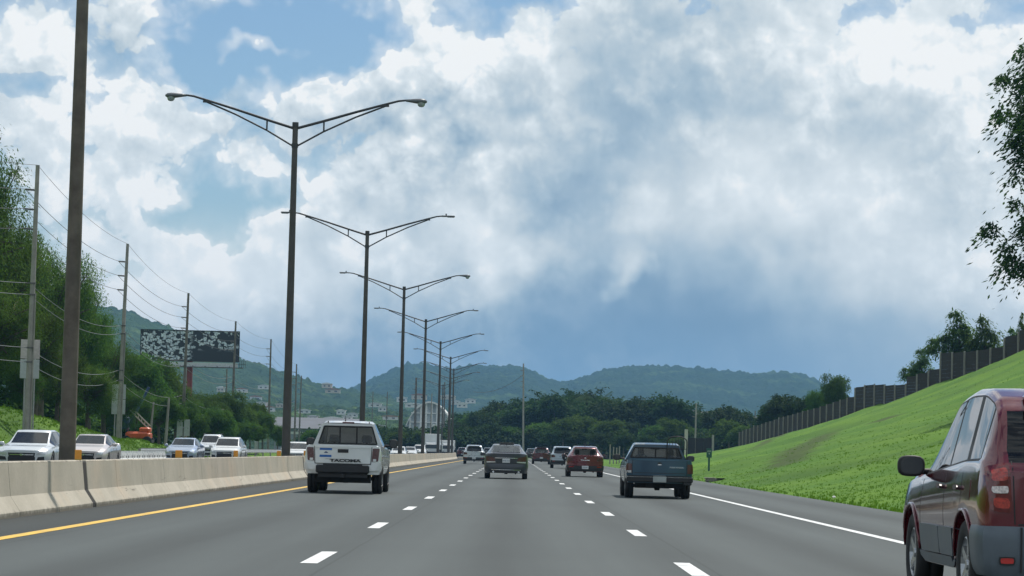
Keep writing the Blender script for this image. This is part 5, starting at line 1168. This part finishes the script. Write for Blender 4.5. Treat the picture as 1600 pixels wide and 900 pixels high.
# ---- old blue pickup with two people in the cab
def person(root, x, y, z, hair, shirt, lean=0.):
    """seated figure seen through the rear window: torso, shoulders, neck and head as one skin"""
    mb = MB(); n = 14
    rings = [(0, .17, .12, 0), (.15, .17, .12, 0), (.32, .20, .12, 0), (.42, .215, .115, .0), (.48, .17, .10, .01), (.52, .075, .07, .02), (.57, .055, .06, .03), (.60, .062, .075, .045), (.65, .074, .092, .05), (.71, .078, .100, .05), (.76, .070, .09, .045), (.80, .045, .06, .04), (.815, .01, .01, .04)]
    V = [(x+lean*h+rx*math.cos(2*math.pi*k/n), y+dy+ry*math.sin(2*math.pi*k/n), z+h) for (h, rx, ry, dy) in rings for k in range(n)]
    F = [(j*n+k, j*n+(k+1) % n, (j+1)*n+(k+1) % n, (j+1)*n+k) for j in range(len(rings)-1) for k in range(n)]
    m_skin = mat('skin', (.20, .11, .07), .6)
    o = empty('person', root['loc'] if 'loc' in root else root.location); px, py, pz = 0, 0, 0
    fm = [0 if j < 5 else 1 for j in range(len(rings)-1) for k in range(n)]; mb.v = V; mb.f = F; mb.mi = fm
    for sd in (-1, 1):       # arms reaching forward
        mb.tube([(x+lean*.4+sd*.19, y+.01, z+.41), (x+sd*.24, y+.08, z+.2), (x+sd*.17, y+.33, z+.16), (x+sd*.13, y+.42, z+.22)], [.058, .048, .040, .030], 8, mi=0)
    mb.build('body', [shirt, m_skin], o, smooth=True)
    h = MB(); hr = [(.60, .066, .03, -.03), (.66, .084, .075, .02), (.71, .089, .100, .032), (.77, .082, .097, .035), (.815, .055, .07, .035), (.828, .01, .01, .035)]
    V = [(x+lean*q_+rx*math.cos(2*math.pi*k/n), y+dy+ry*math.sin(2*math.pi*k/n), z+q_) for (q_, rx, ry, dy) in hr for k in range(n)]
    h.add(V, [(j*n+k, j*n+(k+1) % n, (j+1)*n+(k+1) % n, (j+1)*n+k) for j in range(len(hr)-1) for k in range(n)]).build('hair', hair, o, smooth=True)
    return o
def bluetruck():
    S = box_profile('pickup'); S = {**S, 'L': 4.9, 'W': 1.73, 'sill': .40, 'tyre': .335, 'tw': .22, 'wr': 1.05, 'wf': 3.95, 'belt': [(0, 1.0), (1.75, 1.0), (3.5, .97), (4.3, .93), (4.9, .78)],
        'top': [(0, 1.02), (1.74, 1.02), (1.742, 1.40), (2.0, 1.45), (2.5, 1.455), (3.35, 1.03), (4.3, .98), (4.9, .85)], 'wtop': [(0, .8), (1.74, .8), (1.742, .60), (2.6, .60), (3.4, .70), (4.9, .7)], 'side': [(1.95, 2.95)], 'screen': (2.58, 3.28), 'drop': (.06, 1.775), 'seats': [2.25], 'bench': True, 'rr': .08, 'rc': .05}
    M = dict(paint=paint('blue_teal', (.010, .055, .10), .38, .2), rglass=g_clear, sglass=g_tint, fglass=g_clear, bars=(-.02,), wwin=(.79, .67), seat=m_seat)
    c = Car('pickup', S, M); c.make('old dark blue pickup in the right lane, two people in its cab', 'pickup truck', 'pickup_truck', loc=(3.78, 70.6, 0)); pickup_rear(c, S, 1.78, .8); P = M['paint']
    c.patch('tailgate', [(-.69, .60), (.69, .60), (.70, .99), (-.70, .99)], P, off=.014, n=10, m=5, thick=.05)
    c.patch('tailgate_lip', [(-.82, .985), (.82, .985), (.82, 1.012), (-.82, 1.012)], mat('edge_blue_pale', (.06, .13, .19), .35, metal=.3), off=.022, n=8, m=1)  # lip along the top in a paler blue than the gate
    for sd in (-1, 1):
        c.patch('tailgate_seam', [(sd*.695, .60), (sd*.705, .60), (sd*.715, .99), (sd*.705, .99)], m_blk, off=.010, n=1, m=4)
        c.patch('tail_light', [(sd*.72, .66), (sd*.85, .66), (sd*.85, .90), (sd*.72, .90)], m_redd, off=.02, n=4, m=4)
        c.patch('reverse_light', [(sd*.73, .66), (sd*.84, .66), (sd*.84, .72), (sd*.73, .72)], m_clear if sd == -1 else m_redd, off=.026, n=2, m=1)
    c.patch('tailgate_groove', [(-.66, .655), (.66, .655), (.66, .668), (-.66, .668)], m_blk, off=.017, n=4, m=1)
    c.patch('emblem', [(-.07, .90), (.07, .90), (.05, .945), (-.05, .945)], m_blk, off=.022, n=3, m=2, rnd=.3); c.patch('emblem_wing', [(-.055, .868), (.055, .868), (.03, .895), (-.03, .895)], m_chrome, off=.022, n=3, m=2)
    m_lab = mat('sticker_pale', (.45, .50, .52), .5); c.patch('name_strip', [(.24, .79), (.64, .79), (.64, .838), (.24, .838)], mat('strip_blue', (.10, .18, .24), .5), off=.018, n=3, m=1, thick=.004)
    letters(c, 'B2500 MAZDA', .042, .44, .814, m_lab, fw=1.3, bold=.002, out=.026)
    MB().box((0, -.10, .50), (1.72, .16, .14), bev=.02).box((0, -.12, .575), (1.66, .14, .03)).box((.72, -.1, .42), (.22, .12, .12), bev=.02).build('rear_bumper', m_blk, c.root)
    MB().box((0, -.165, .56), (1.68, .02, .025)).build('bumper_strip', m_chrome, c.root)
    c.plate(.52, txt='841 602', mt=mat('plate_grey', (.35, .38, .38), .5)); c.root.children[-1].location.y = -.18 if False else c.root.children[-1].location.y
    MB().box((0, -.19, .50), (.34, .012, .15), bev=.004).build('plate_frame', mat('plate_grey', (.35, .38, .38), .5), c.root)
    MB().box((0, .2, .36), (1.2, .3, .12)).box((-.25, .0, .34), (.18, .12, .08)).box((.22, .0, .34), (.1, .12, .06)).build('rear_frame', m_under, c.root)
    c.mirror(3.05, 1.05, mt=m_blk, size=(.20, .10, .16), out=.14)
    c.seam(1.86, .45, 1.86, .98); c.seam(3.05, .45, 3.05, .96)
    for sd in (-1, 1): c.patch('mud_guard', [(0, 0)]*4, m_blk) if False else None
    # people inside
    m_s1 = mat('shirt_dark', (.05, .05, .06), .9); m_s2 = mat('shirt_grey', (.20, .21, .22), .9); m_h = mat('hair_dark', (.018, .014, .012), .7)
    a = person({'loc': (3.78, 70.6, 0)}, -.38, 2.40, .50, m_h, m_s1); tag(a, 'dark-haired driver in a dark shirt seated left in the blue pickup cab', 'person')
    b = person({'loc': (3.78, 70.6, 0)}, .40, 2.40, .47, m_h, m_s2, .03); tag(b, 'passenger in a grey shirt seated right in the blue pickup cab', 'person')
    # metal hoop standing in the bed
    o = empty('hoop_rack', (3.78, 70.6, 0)); P_ = [(.27, 1.5, .60), (.27, 1.5, 1.46)]+[(.53-.26*math.cos(t), 1.5, 1.50+.13*math.sin(t)) for t in np.linspace(.15, math.pi-.15, 9)]+[(.79, 1.5, 1.46), (.79, 1.5, .60)]
    MB().tube(P_, .016, 8).build('hoop', m_blk, o)
    for k in range(6): MB().tube([(.33+k*.08, 1.5, 1.30), (.33+k*.08, 1.5, 1.60-.012*(k-2.5)**2)], .006, 5).build('rod', m_blk, o)
    MB().tube([(.27, 1.5, 1.30), (.79, 1.5, 1.30)], .010, 6).build('crossbar', m_blk, o)
    tag(o, 'dark arched metal hoop standing upright in the bed of the blue pickup', 'rack')
bluetruck()
# ---- grey sedan straight ahead
def sedan_rear(loc, pc, label, txt):
    S = box_profile('sedan'); M = dict(paint=pc, rglass=g_clear, sglass=g_tint, fglass=g_clear); c = Car('sedan', S, M); c.make(label, 'sedan', 'sedan', loc=loc)
    c.wrap('rear_bumper', .30, .62, -78, 78, .9, pc, off=.025); c.patch('bumper_valance', [(-.62, .25), (.62, .25), (.66, .36), (-.66, .36)], m_blk, off=.035, n=8, m=3)
    c.patch('bumper_strip', [(-.60, .365), (.60, .365), (.60, .385), (-.60, .385)], m_chrome, off=.04, n=8, m=1); 
    c.patch('boot_recess', [(-.38, .66), (.38, .66), (.44, .84), (-.44, .84)], mat('recess_dark', (.03, .032, .035), .4), off=.006, n=6, m=3); c.plate(.745, txt=txt)
    c.patch('boot_trim', [(-.46, .845), (.46, .845), (.46, .868), (-.46, .868)], m_chrome, off=.012, n=6, m=1); c.patch('boot_seam', [(-.70, .645), (.70, .645), (.70, .655), (-.70, .655)], m_blk, off=.004, n=8, m=1)
    for sd in (-1, 1):
        c.patch('tail_light', [(sd*.44, .72), (sd*.80, .72), (sd*.84, .93), (sd*.50, .88)], m_redd, off=.012, n=8, m=5, rnd=.04); c.patch('reverse_light', [(sd*.44, .675), (sd*.80, .66), (sd*.80, .715), (sd*.44, .715)], m_clear, off=.012, n=5, m=2)
        MB().tube([(sd*.52, -.11, .29), (sd*.52, .2, .29)], .04, 10).build('exhaust', m_chrome, c.root)
    MB().box((0, .10, 1.095), (1.15, .12, .03), bev=.01).build('boot_lip', pc, c.root)
    c.mirror(3.0, 1.0, size=(.2, .10, .14)); c.handles((1.75, 2.6), .86)
    for yy in (1.66, 2.5, 3.3): c.seam(yy, .35, yy, .95)
    c.antenna(0, 1.3, 1.40, .09); return c
c = sedan_rear((-.31, 112, 0), paint('graphite_dark', (.042, .046, .056), .35, .3, .5), 'dark grey sedan driving straight ahead in the middle lane', 'HNK 514')
MB().box((0, 1.75, 1.47), (.62, .5, .04), bev=.015).build('sunroof', m_blk, c.root)
# ---- hatchbacks and sport utility cars seen from behind
def suv_rear(loc, kind, pc, label, txt, name='suv', cat='sport utility car', group=None, big=True, clad=None, hs=1., W=None, lamp=m_redd, gl=g_tint, low=None, tailz=None):
    S = box_profile(kind)
    if hs != 1: S = {**S, 'top': [(y, z*hs) for y, z in S['top']], 'belt': [(y, z*hs) for y, z in S['belt']]}
    if W: S = {**S, 'W': W}
    if clad: S = {**S, 'clad': 2}
    M = dict(paint=pc, rglass=gl, sglass=g_dark, fglass=g_clear); c = Car(kind, S, M); c.make(label, cat, name, group, loc=loc); b = S['belt'][0][1]; hw = S['W']/2
    c.wrap('rear_bumper', S['sill']+.02, S['sill']+.30, -78, 78, .9, clad or m_blk, off=.035); c.patch('bumper_panel', [(-hw*.86, S['sill']+.28), (hw*.86, S['sill']+.28), (hw*.9, S['sill']+.40), (-hw*.9, S['sill']+.40)], pc, off=.03, n=8, m=3)
    c.patch('tailgate_seam', [(-hw*.74, S['sill']+.42), (hw*.74, S['sill']+.42), (hw*.74, S['sill']+.43), (-hw*.74, S['sill']+.43)], m_blk, off=.004, n=8, m=1)
    for sd in (-1, 1):
        c.patch('tail_light', [(sd*hw*.60, b-.21), (sd*hw*.94, b-.22), (sd*hw*.95, b-.03), (sd*hw*.66, b-.06)], lamp, off=.012, n=7, m=4, rnd=.04); c.patch('reflector', [(sd*hw*.62, S['sill']+.2), (sd*hw*.86, S['sill']+.2), (sd*hw*.86, S['sill']+.25), (sd*hw*.62, S['sill']+.25)], m_red, off=.042, n=3, m=1)
    MB().box((0, .33, S['top'][2][1]-.0), (1.0, .26, .035), bev=.012).build('roof_spoiler', pc, c.root)
    MB().box((0, -.0, b+.03), (.5, .02, .02)).build('rear_wiper', m_blk, c.root); c.mirror(2.85, b+.04, size=(.2, .1, .15))
    if txt: c.plate(tailz or S['sill']+.20, txt=txt, out=.055)
    return c
c = suv_rear((3.42, 130.3, 0), 'hatch', paint('bright_maroon', (.12, .007, .012), .28, .35), 'red hatchback just left of the blue pickup', 'JCP 907', 'hatchback', 'hatchback', gl=g_clear, hs=.99)
letters(c, 'TUCSON', .07, 0, .80, m_chrome, fw=1.5); c.patch('emblem', [(-.05, .885), (.05, .885), (.05, .935), (-.05, .935)], m_chrome, off=.012, n=2, m=2, rnd=.3); c.antenna(0, 1.1, 1.48, .09)
c = suv_rear((3.55, 199, 0), 'suv', paint('silver_blue', (.40, .46, .52), .3, .5), 'silver sport utility car carrying a spare wheel, beyond the bright red hatchback', None, W=1.70, hs=.96, gl=g_dark)
t = MB().lathe([(.0, -.10), (.10, -.10), (.24, -.11), (.30, -.09), (.33, -.03), (.33, .10), (.2, .12)], 22, 'Y', (.30, -.10, .86)).build('spare_wheel', m_tyre, c.root, angle=50)
rim = MB()
for k in range(5): a = k*2*math.pi/5+.3; rim.box((.30+.11*math.cos(a), -.215, .86+.11*math.sin(a)), (.09, .02, .09), bev=.01)
rim.build('rim', m_rim, t)
c = suv_rear((2.62, 259, 0), 'suv', paint('dark_maroon', (.08, .006, .010), .3, .35), 'small dark-red sport utility car with a roof rack, beyond the spare wheel car', 'GZD 330', W=1.78, hs=.95, gl=g_clear, tailz=.62)
MB().box((-.0, .9, 1.63), (.9, .8, .05), bev=.01).build('roof_rack', m_blk, c.root)
c = suv_rear((-3.38, 231, 0), 'suv', paint('silver', (.48, .52, .56), .28, .5), 'silver sport utility car in the left lane beyond the grey sedan', 'IRW 118', hs=.97, gl=g_tint)
c = suv_rear((-9.1, 478, 0), 'suv', paint('dark_maroon', (.08, .006, .010), .3, .35), 'tiny dark-red car at the far end of the concrete barrier', 'FSA 221', gl=g_tint)
c = suv_rear((-4.0, 425, 0), 'suv', paint('graphite', (.085, .09, .10), .3, .5), 'tiny dark grey car peeping between the silver car and the grey sedan', 'GBN 604', gl=g_dark)
c = suv_rear((2.6, 400, 0), 'suv', paint('black', (.03, .032, .036), .3, .3), 'tiny dark car far ahead between the grey sedan and the dark-red car', 'HLL 775', gl=g_clear)
# ---- oncoming cars
def oncoming(loc, kind, pc, label, hs=1., W=None, group='oncoming cars beyond the barrier', name='suv', cat='sport utility car', grille='wide', gl=g_dark, rails=False, txt=None):
    S = box_profile(kind)
    if hs != 1: S = {**S, 'top': [(y, z*hs) for y, z in S['top']], 'belt': [(y, z*hs) for y, z in S['belt']]}
    if W: S = {**S, 'W': W}
    M = dict(paint=pc, rglass=g_tint, sglass=g_dark, fglass=gl); c = Car(kind, S, M); L = S['L']; c.make(label, cat, name, group, loc=(loc[0], loc[1]+L, 0), rz=math.pi)
    hw = S['W']/2; zf = S['belt'][-1][1]; zs = S['sill']
    for sd in (-1, 1):
        c.patch('headlight', [(sd*hw*.52, zf-.10), (sd*hw*.86, zf-.06), (sd*hw*.88, zf+.06), (sd*hw*.60, zf+.0)], m_clear, off=.012, n=8, m=4, view='f', rnd=.05)
        c.patch('fog_light_bezel', [(sd*hw*.55, zs+.10), (sd*hw*.82, zs+.10), (sd*hw*.82, zs+.24), (sd*hw*.60, zs+.22)], m_blk, off=.01, n=4, m=2, view='f')
    c.patch('grille', [(-hw*.46, zf-.22), (hw*.46, zf-.22), (hw*.50, zf-.02), (-hw*.50, zf-.02)], m_blk, off=.012, n=8, m=3, view='f'); c.patch('grille_bar', [(-hw*.44, zf-.10), (hw*.44, zf-.10), (hw*.44, zf-.075), (-hw*.44, zf-.075)], m_chrome, off=.02, n=6, m=1, view='f')
    c.patch('emblem', [(-.07, zf-.12), (.07, zf-.12), (.07, zf-.05), (-.07, zf-.05)], m_chrome, off=.028, n=3, m=2, view='f', rnd=.35); c.patch('lower_grille', [(-hw*.5, zs+.06), (hw*.5, zs+.06), (hw*.5, zs+.22), (-hw*.5, zs+.22)], m_blk, off=.01, n=6, m=2, view='f')
    c.mirror(S['side'][-1][1]-.25, S['belt'][3][1]+.06, size=(.2, .1, .15)); c.handles((1.5, 2.3), S['belt'][2][1]-.14)
    for yy in (S['side'][0][1]+.03, S['side'][1][1]+.03): c.seam(yy, zs+.12, yy, S['belt'][2][1]-.03)
    yw = S['screen'][1]-.02
    for sd in (-.1, .35): MB().tube([(sd*1.2-.3, yw+.02, S['belt'][3][1]+.06), (sd*1.2+.25, yw-.14, S['belt'][3][1]+.15)], .008, 5).build('wiper', m_blk, c.root)
    if rails: c.rails(.6, 2.2, S['top'][3][1]+.0, hw*.66)
    return c
pw = paint('white', (.66, .67, .67), .35, 0.); pw2 = paint('pearl_white', (.62, .65, .68), .3, .2)
oncoming((-17.5, 97.0), 'suv', pw2, 'white sport utility car at the left edge, first oncoming vehicle beyond the barrier', hs=.90, W=1.93, rails=False)
oncoming((-17.75, 112.5), 'sedan', paint('rose_white', (.58, .52, .50), .32, .3), 'pinkish white oncoming sedan just right of the rust-stained lamp shaft', hs=1.0, name='sedan', cat='sedan', gl=g_tint)
oncoming((-18.75, 153), 'sedan', paint('pale_blue', (.32, .38, .50), .3, .5), 'pale blue-grey oncoming sedan in the middle of the oncoming trio', hs=1.02, name='sedan', cat='sedan', gl=g_tint)
oncoming((-17.0, 160), 'suv', pw, 'white boxy oncoming car, right one of the oncoming trio', hs=.95, W=1.80, gl=g_tint)
oncoming((-22.2, 198), 'suv', pw2, 'white oncoming sport utility car with a dark roof rack, behind the other two', hs=1.12, W=1.9, rails=True, gl=g_tint)
oncoming((-14.1, 176), 'suv', pw, 'white oncoming crossover half hidden by a lamp shaft left of the white pickup', hs=.86, W=1.84, gl=g_clear)
for (px, Y, k, hs, lab) in ((640, 330, 'sedan', 1, 'tiny white oncoming sedan beyond the barrier right of the white pickup'), (655, 352, 'suv', 1.05, 'tiny white oncoming van second right of the white pickup'), (622, 300, 'suv', .85, 'tiny pale oncoming car beside the white pickup mirror')):
    X = at(px, 700, Y).x; oncoming((X, Y), k, pw, lab, hs=hs, group='tiny far oncoming vehicles')
def boxtruck(px, Y, label, w=2.3, h=3.0, Lb=5.):
    X = at(px, 700, Y).x; o = empty('box_truck', (X, Y, 0)); MB().box((0, 2+Lb/2, .9+h/2), (w, Lb, h-.6), bev=.05).build('cargo_box', pw, o)
    MB().box((0, 1.0, 1.3), (w*.92, 1.8, 1.5), bev=.2).box((0, 1.2, 2.1), (w*.85, 1.5, .3), bev=.1).build('cab', pw, o); MB().box((0, .08, 1.65), (w*.8, .08, .6)).build('windscreen', m_win, o); MB().box((0, .05, .7), (w*.9, .12, .3)).build('bumper', m_blk, o)
    for sy in (1.0, Lb+.6):
        for sx in (-1, 1): MB().lathe([(.1, -.13), (.42, -.13), (.46, 0), (.42, .13), (.1, .13)], 14, 'X', (sx*w*.42, sy, .46)).build('wheel', m_tyre, o)
    for sx in (-1, 1): MB().box((sx*w*.35, .05, 1.0), (.3, .1, .18)).build('headlight', m_clear, o)
    tag(o, label, 'truck', 'tiny far oncoming vehicles')
boxtruck(675, 420, 'tiny white oncoming box truck in front of the far lamp shafts', 2.4, 3.0)
boxtruck(700, 455, 'tiny pale oncoming box truck at the far end of the barrier', 2.2, 2.2)
# ---- the near dark-red sport utility car at the right edge
def near_suv():
    S = dict(L=4.22, W=1.735, sill=.30, wr=.78, wf=3.28, tyre=.35, tw=.225, step=.035,
             belt=[(0, 1.02), (.15, 1.14), (.9, 1.13), (2.0, 1.06), (2.9, 1.0), (3.4, .97), (3.9, .90), (4.22, .74)],
             top=[(0, 1.06), (.03, 1.12), (.30, 1.60), (.75, 1.70), (1.4, 1.71), (2.05, 1.65), (3.02, 1.06), (3.7, .98), (4.22, .80)],
             wtop=[(0, .74), (.25, .69), (.8, .68), (2.1, .66), (3.0, .73), (4.22, .7)],
             side=[(.36, .80), (.92, 1.62), (1.70, 2.72)], screen=(2.14, 2.96), rearg=(.05, .27), seats=[1.15, 2.05], rr=.16, rc=.075, bulr=.06, fr=.8, fc=.2, sm=.16)
    P = paint('deep_maroon', (.125, .007, .016), .14, .25); G = mat('cladding_grey', (.115, .14, .165), .42, metal=.25, var=.12, scale=3, dirt=.25, dirtcol=(.08, .08, .08))
    M = dict(paint=P, rglass=g_dark, sglass=glass('window_side', (.05, .06, .065), ior=6.), fglass=g_clear); c = Car('suv', S, M)
    c.make('dark-red sport utility car with grey cladding, cut off by the right edge', 'sport utility car', 'suv', loc=(4.29, 19.95, 0), rz=.011)
    # rear bumper in grey, wrapping to the wheel arches
    c.wrap('rear_bumper', .30, .665, -71, 71, .62, G, off=.045, n=40, m=8)
    for sd in (-1, 1): c.patch('bumper_seam', [(sd*.575, .33), (sd*.585, .33), (sd*.585, .66), (sd*.575, .66)], m_blk, off=.062, n=1, m=6, thick=.0)
    for sd in (-1, 1): c.patch('reflector', [(sd*.62, .385), (sd*.74, .385), (sd*.74, .445), (sd*.62, .445)], mat('reflector_frame', (.02, .02, .02), .5), off=.055, n=3, m=2, rnd=.1); c.patch('reflector', [(sd*.632, .395), (sd*.728, .395), (sd*.728, .435), (sd*.632, .435)], mat('reflector_red', (.55, .02, .015), .15, coat=1), off=.062, n=3, m=2, rnd=.1)
    # tail lights, a red body with three bright lamp cells inside
    for sd in (-1, 1):
        t = c.patch('tail_light', [(sd*.645, .76), (sd*.80, .775), (sd*.825, 1.09), (sd*.665, 1.125)], mat('lamp_shell', (.13, .005, .006), .08, coat=1, var=.3, scale=30), off=.018, n=10, m=12, rnd=.07)
        c.patch('lamp_cell', [(sd*.675, 1.0), (sd*.785, .99), (sd*.79, 1.06), (sd*.685, 1.09)], mat('lamp_bright', (.42, .03, .018), .15, coat=1, var=.35, scale=60), off=.022, n=5, m=4, parent=t, rnd=.15)
        c.patch('lamp_cell', [(sd*.66, .79), (sd*.775, .80), (sd*.785, .875), (sd*.665, .87)], mat('lamp_bright', (0, 0, 0)), off=.022, n=5, m=4, parent=t, rnd=.15)
        c.patch('reverse_cell', [(sd*.672, .905), (sd*.785, .905), (sd*.787, .955), (sd*.675, .96)], mat('lamp_white_cell', (.75, .66, .64), .15, coat=1, var=.3, scale=60), off=.022, n=5, m=3, parent=t, rnd=.1)
    for sd in (-1, 1): c.patch('tailgate_seam', [(sd*.618, .68), (sd*.628, .68), (sd*.648, 1.14), (sd*.640, 1.14)], m_blk, off=.003, n=1, m=8, thick=.0)
    c.patch('tailgate_edge', [(-.6, .672), (.6, .672), (.6, .684), (-.6, .684)], m_blk, off=.003, n=8, m=1)
    # spare wheel cover and plate on the door
    MB().lathe([(.0, -.17), (.22, -.165), (.33, -.14), (.36, -.08), (.36, .06)], 28, 'Y', (.05, -.08, .83)).build('spare_wheel_cover', P, c.root, smooth=True)
    c.plate(.50, x=-.35, txt='EKD 295')
    # door cladding, arches
    for sd in 'RL':
        c.patch('door_cladding', [(1.02, .40), (1.80, .40), (1.80, .62), (.98, .62)], G, off=.022, n=8, m=4, view=sd, rnd=.03)
        c.patch('door_cladding', [(1.82, .40), (2.70, .40), (2.72, .62), (1.82, .62)], G, off=.022, n=8, m=4, view=sd, rnd=.03)
        c.patch('sill_panel', [(1.16, .31), (2.86, .31), (2.86, .39), (1.16, .39)], G, off=.012, n=10, m=2, view=sd)
        c.patch('quarter_lip', [(.78, .72), (.9, .72), (.9, .73), (.78, .73)], P, off=.002, n=1, m=1, view=sd)
        for (wy) in (S['wr'], S['wf']):      # flared lip round each arch
            mb = MB(); R1 = S['tyre']+.055; sg = 1 if sd == 'R' else -1; pts = []
            for k in range(17):
                a = math.pi*(.04+.92*k/16); y = wy+(R1+.012)*math.cos(a); z = S['tyre']+(R1+.012)*math.sin(a); h = c.bvh.ray_cast(Vector((sg*3, y, z+.02)), Vector((-sg, 0, 0)), 4); pts.append(Vector(((h[0].x if h[0] is not None else sg*c.W)+sg*.006, y, z)))
            mb.tube(pts, .013, 8).build('arch_flare', P if wy == S['wr'] or True else G, c.root, smooth=True)
    for yy, y2 in ((.88, .90), (1.66, 1.66), (2.80, 2.78)): c.seam(yy, .42, y2, 1.05 if yy < 2.5 else .98, w=.005)
    c.handles((1.02, 1.82), .93, mat('handle_maroon', (.05, .008, .012), .4))
    for sd in 'RL': c.patch('fuel_flap' if sd == 'L' else 'flap', [(.50, .84), (.66, .84), (.66, 1.0), (.50, 1.0)], P, off=.003, n=3, m=3, view=sd, rnd=.08) if sd == 'L' else None
    # black window surrounds
    for sd in 'RL':
        for (y0, y1) in ((.80, .92), (1.62, 1.70)): pass
    c.mirror(2.78, 1.085, mt=m_blk, size=(.225, .13, .175), out=.085, back=mat('mirror_back', (.05, .055, .06), .2))
    MB().box((0, .27, 1.62), (1.0, .26, .03), bev=.012).build('roof_spoiler', P, c.root)
near_suv()
# ---------------------------------------------------------------- air
m = bpy.data.materials.new('haze_air'); m.use_nodes = True; m.node_tree.nodes.clear(); q = NT(m.node_tree)
pv = q.new('ShaderNodeVolumePrincipled', ins={'Color': (.30, .62, 1, 1), 'Density': HAZE})
q.l.new(pv.outputs[0], q.new('ShaderNodeOutputMaterial').inputs['Volume'])
tag(MB().box((0, 4500, 81), (9600, 9800, 166)).build('haze', m), kind='stuff')
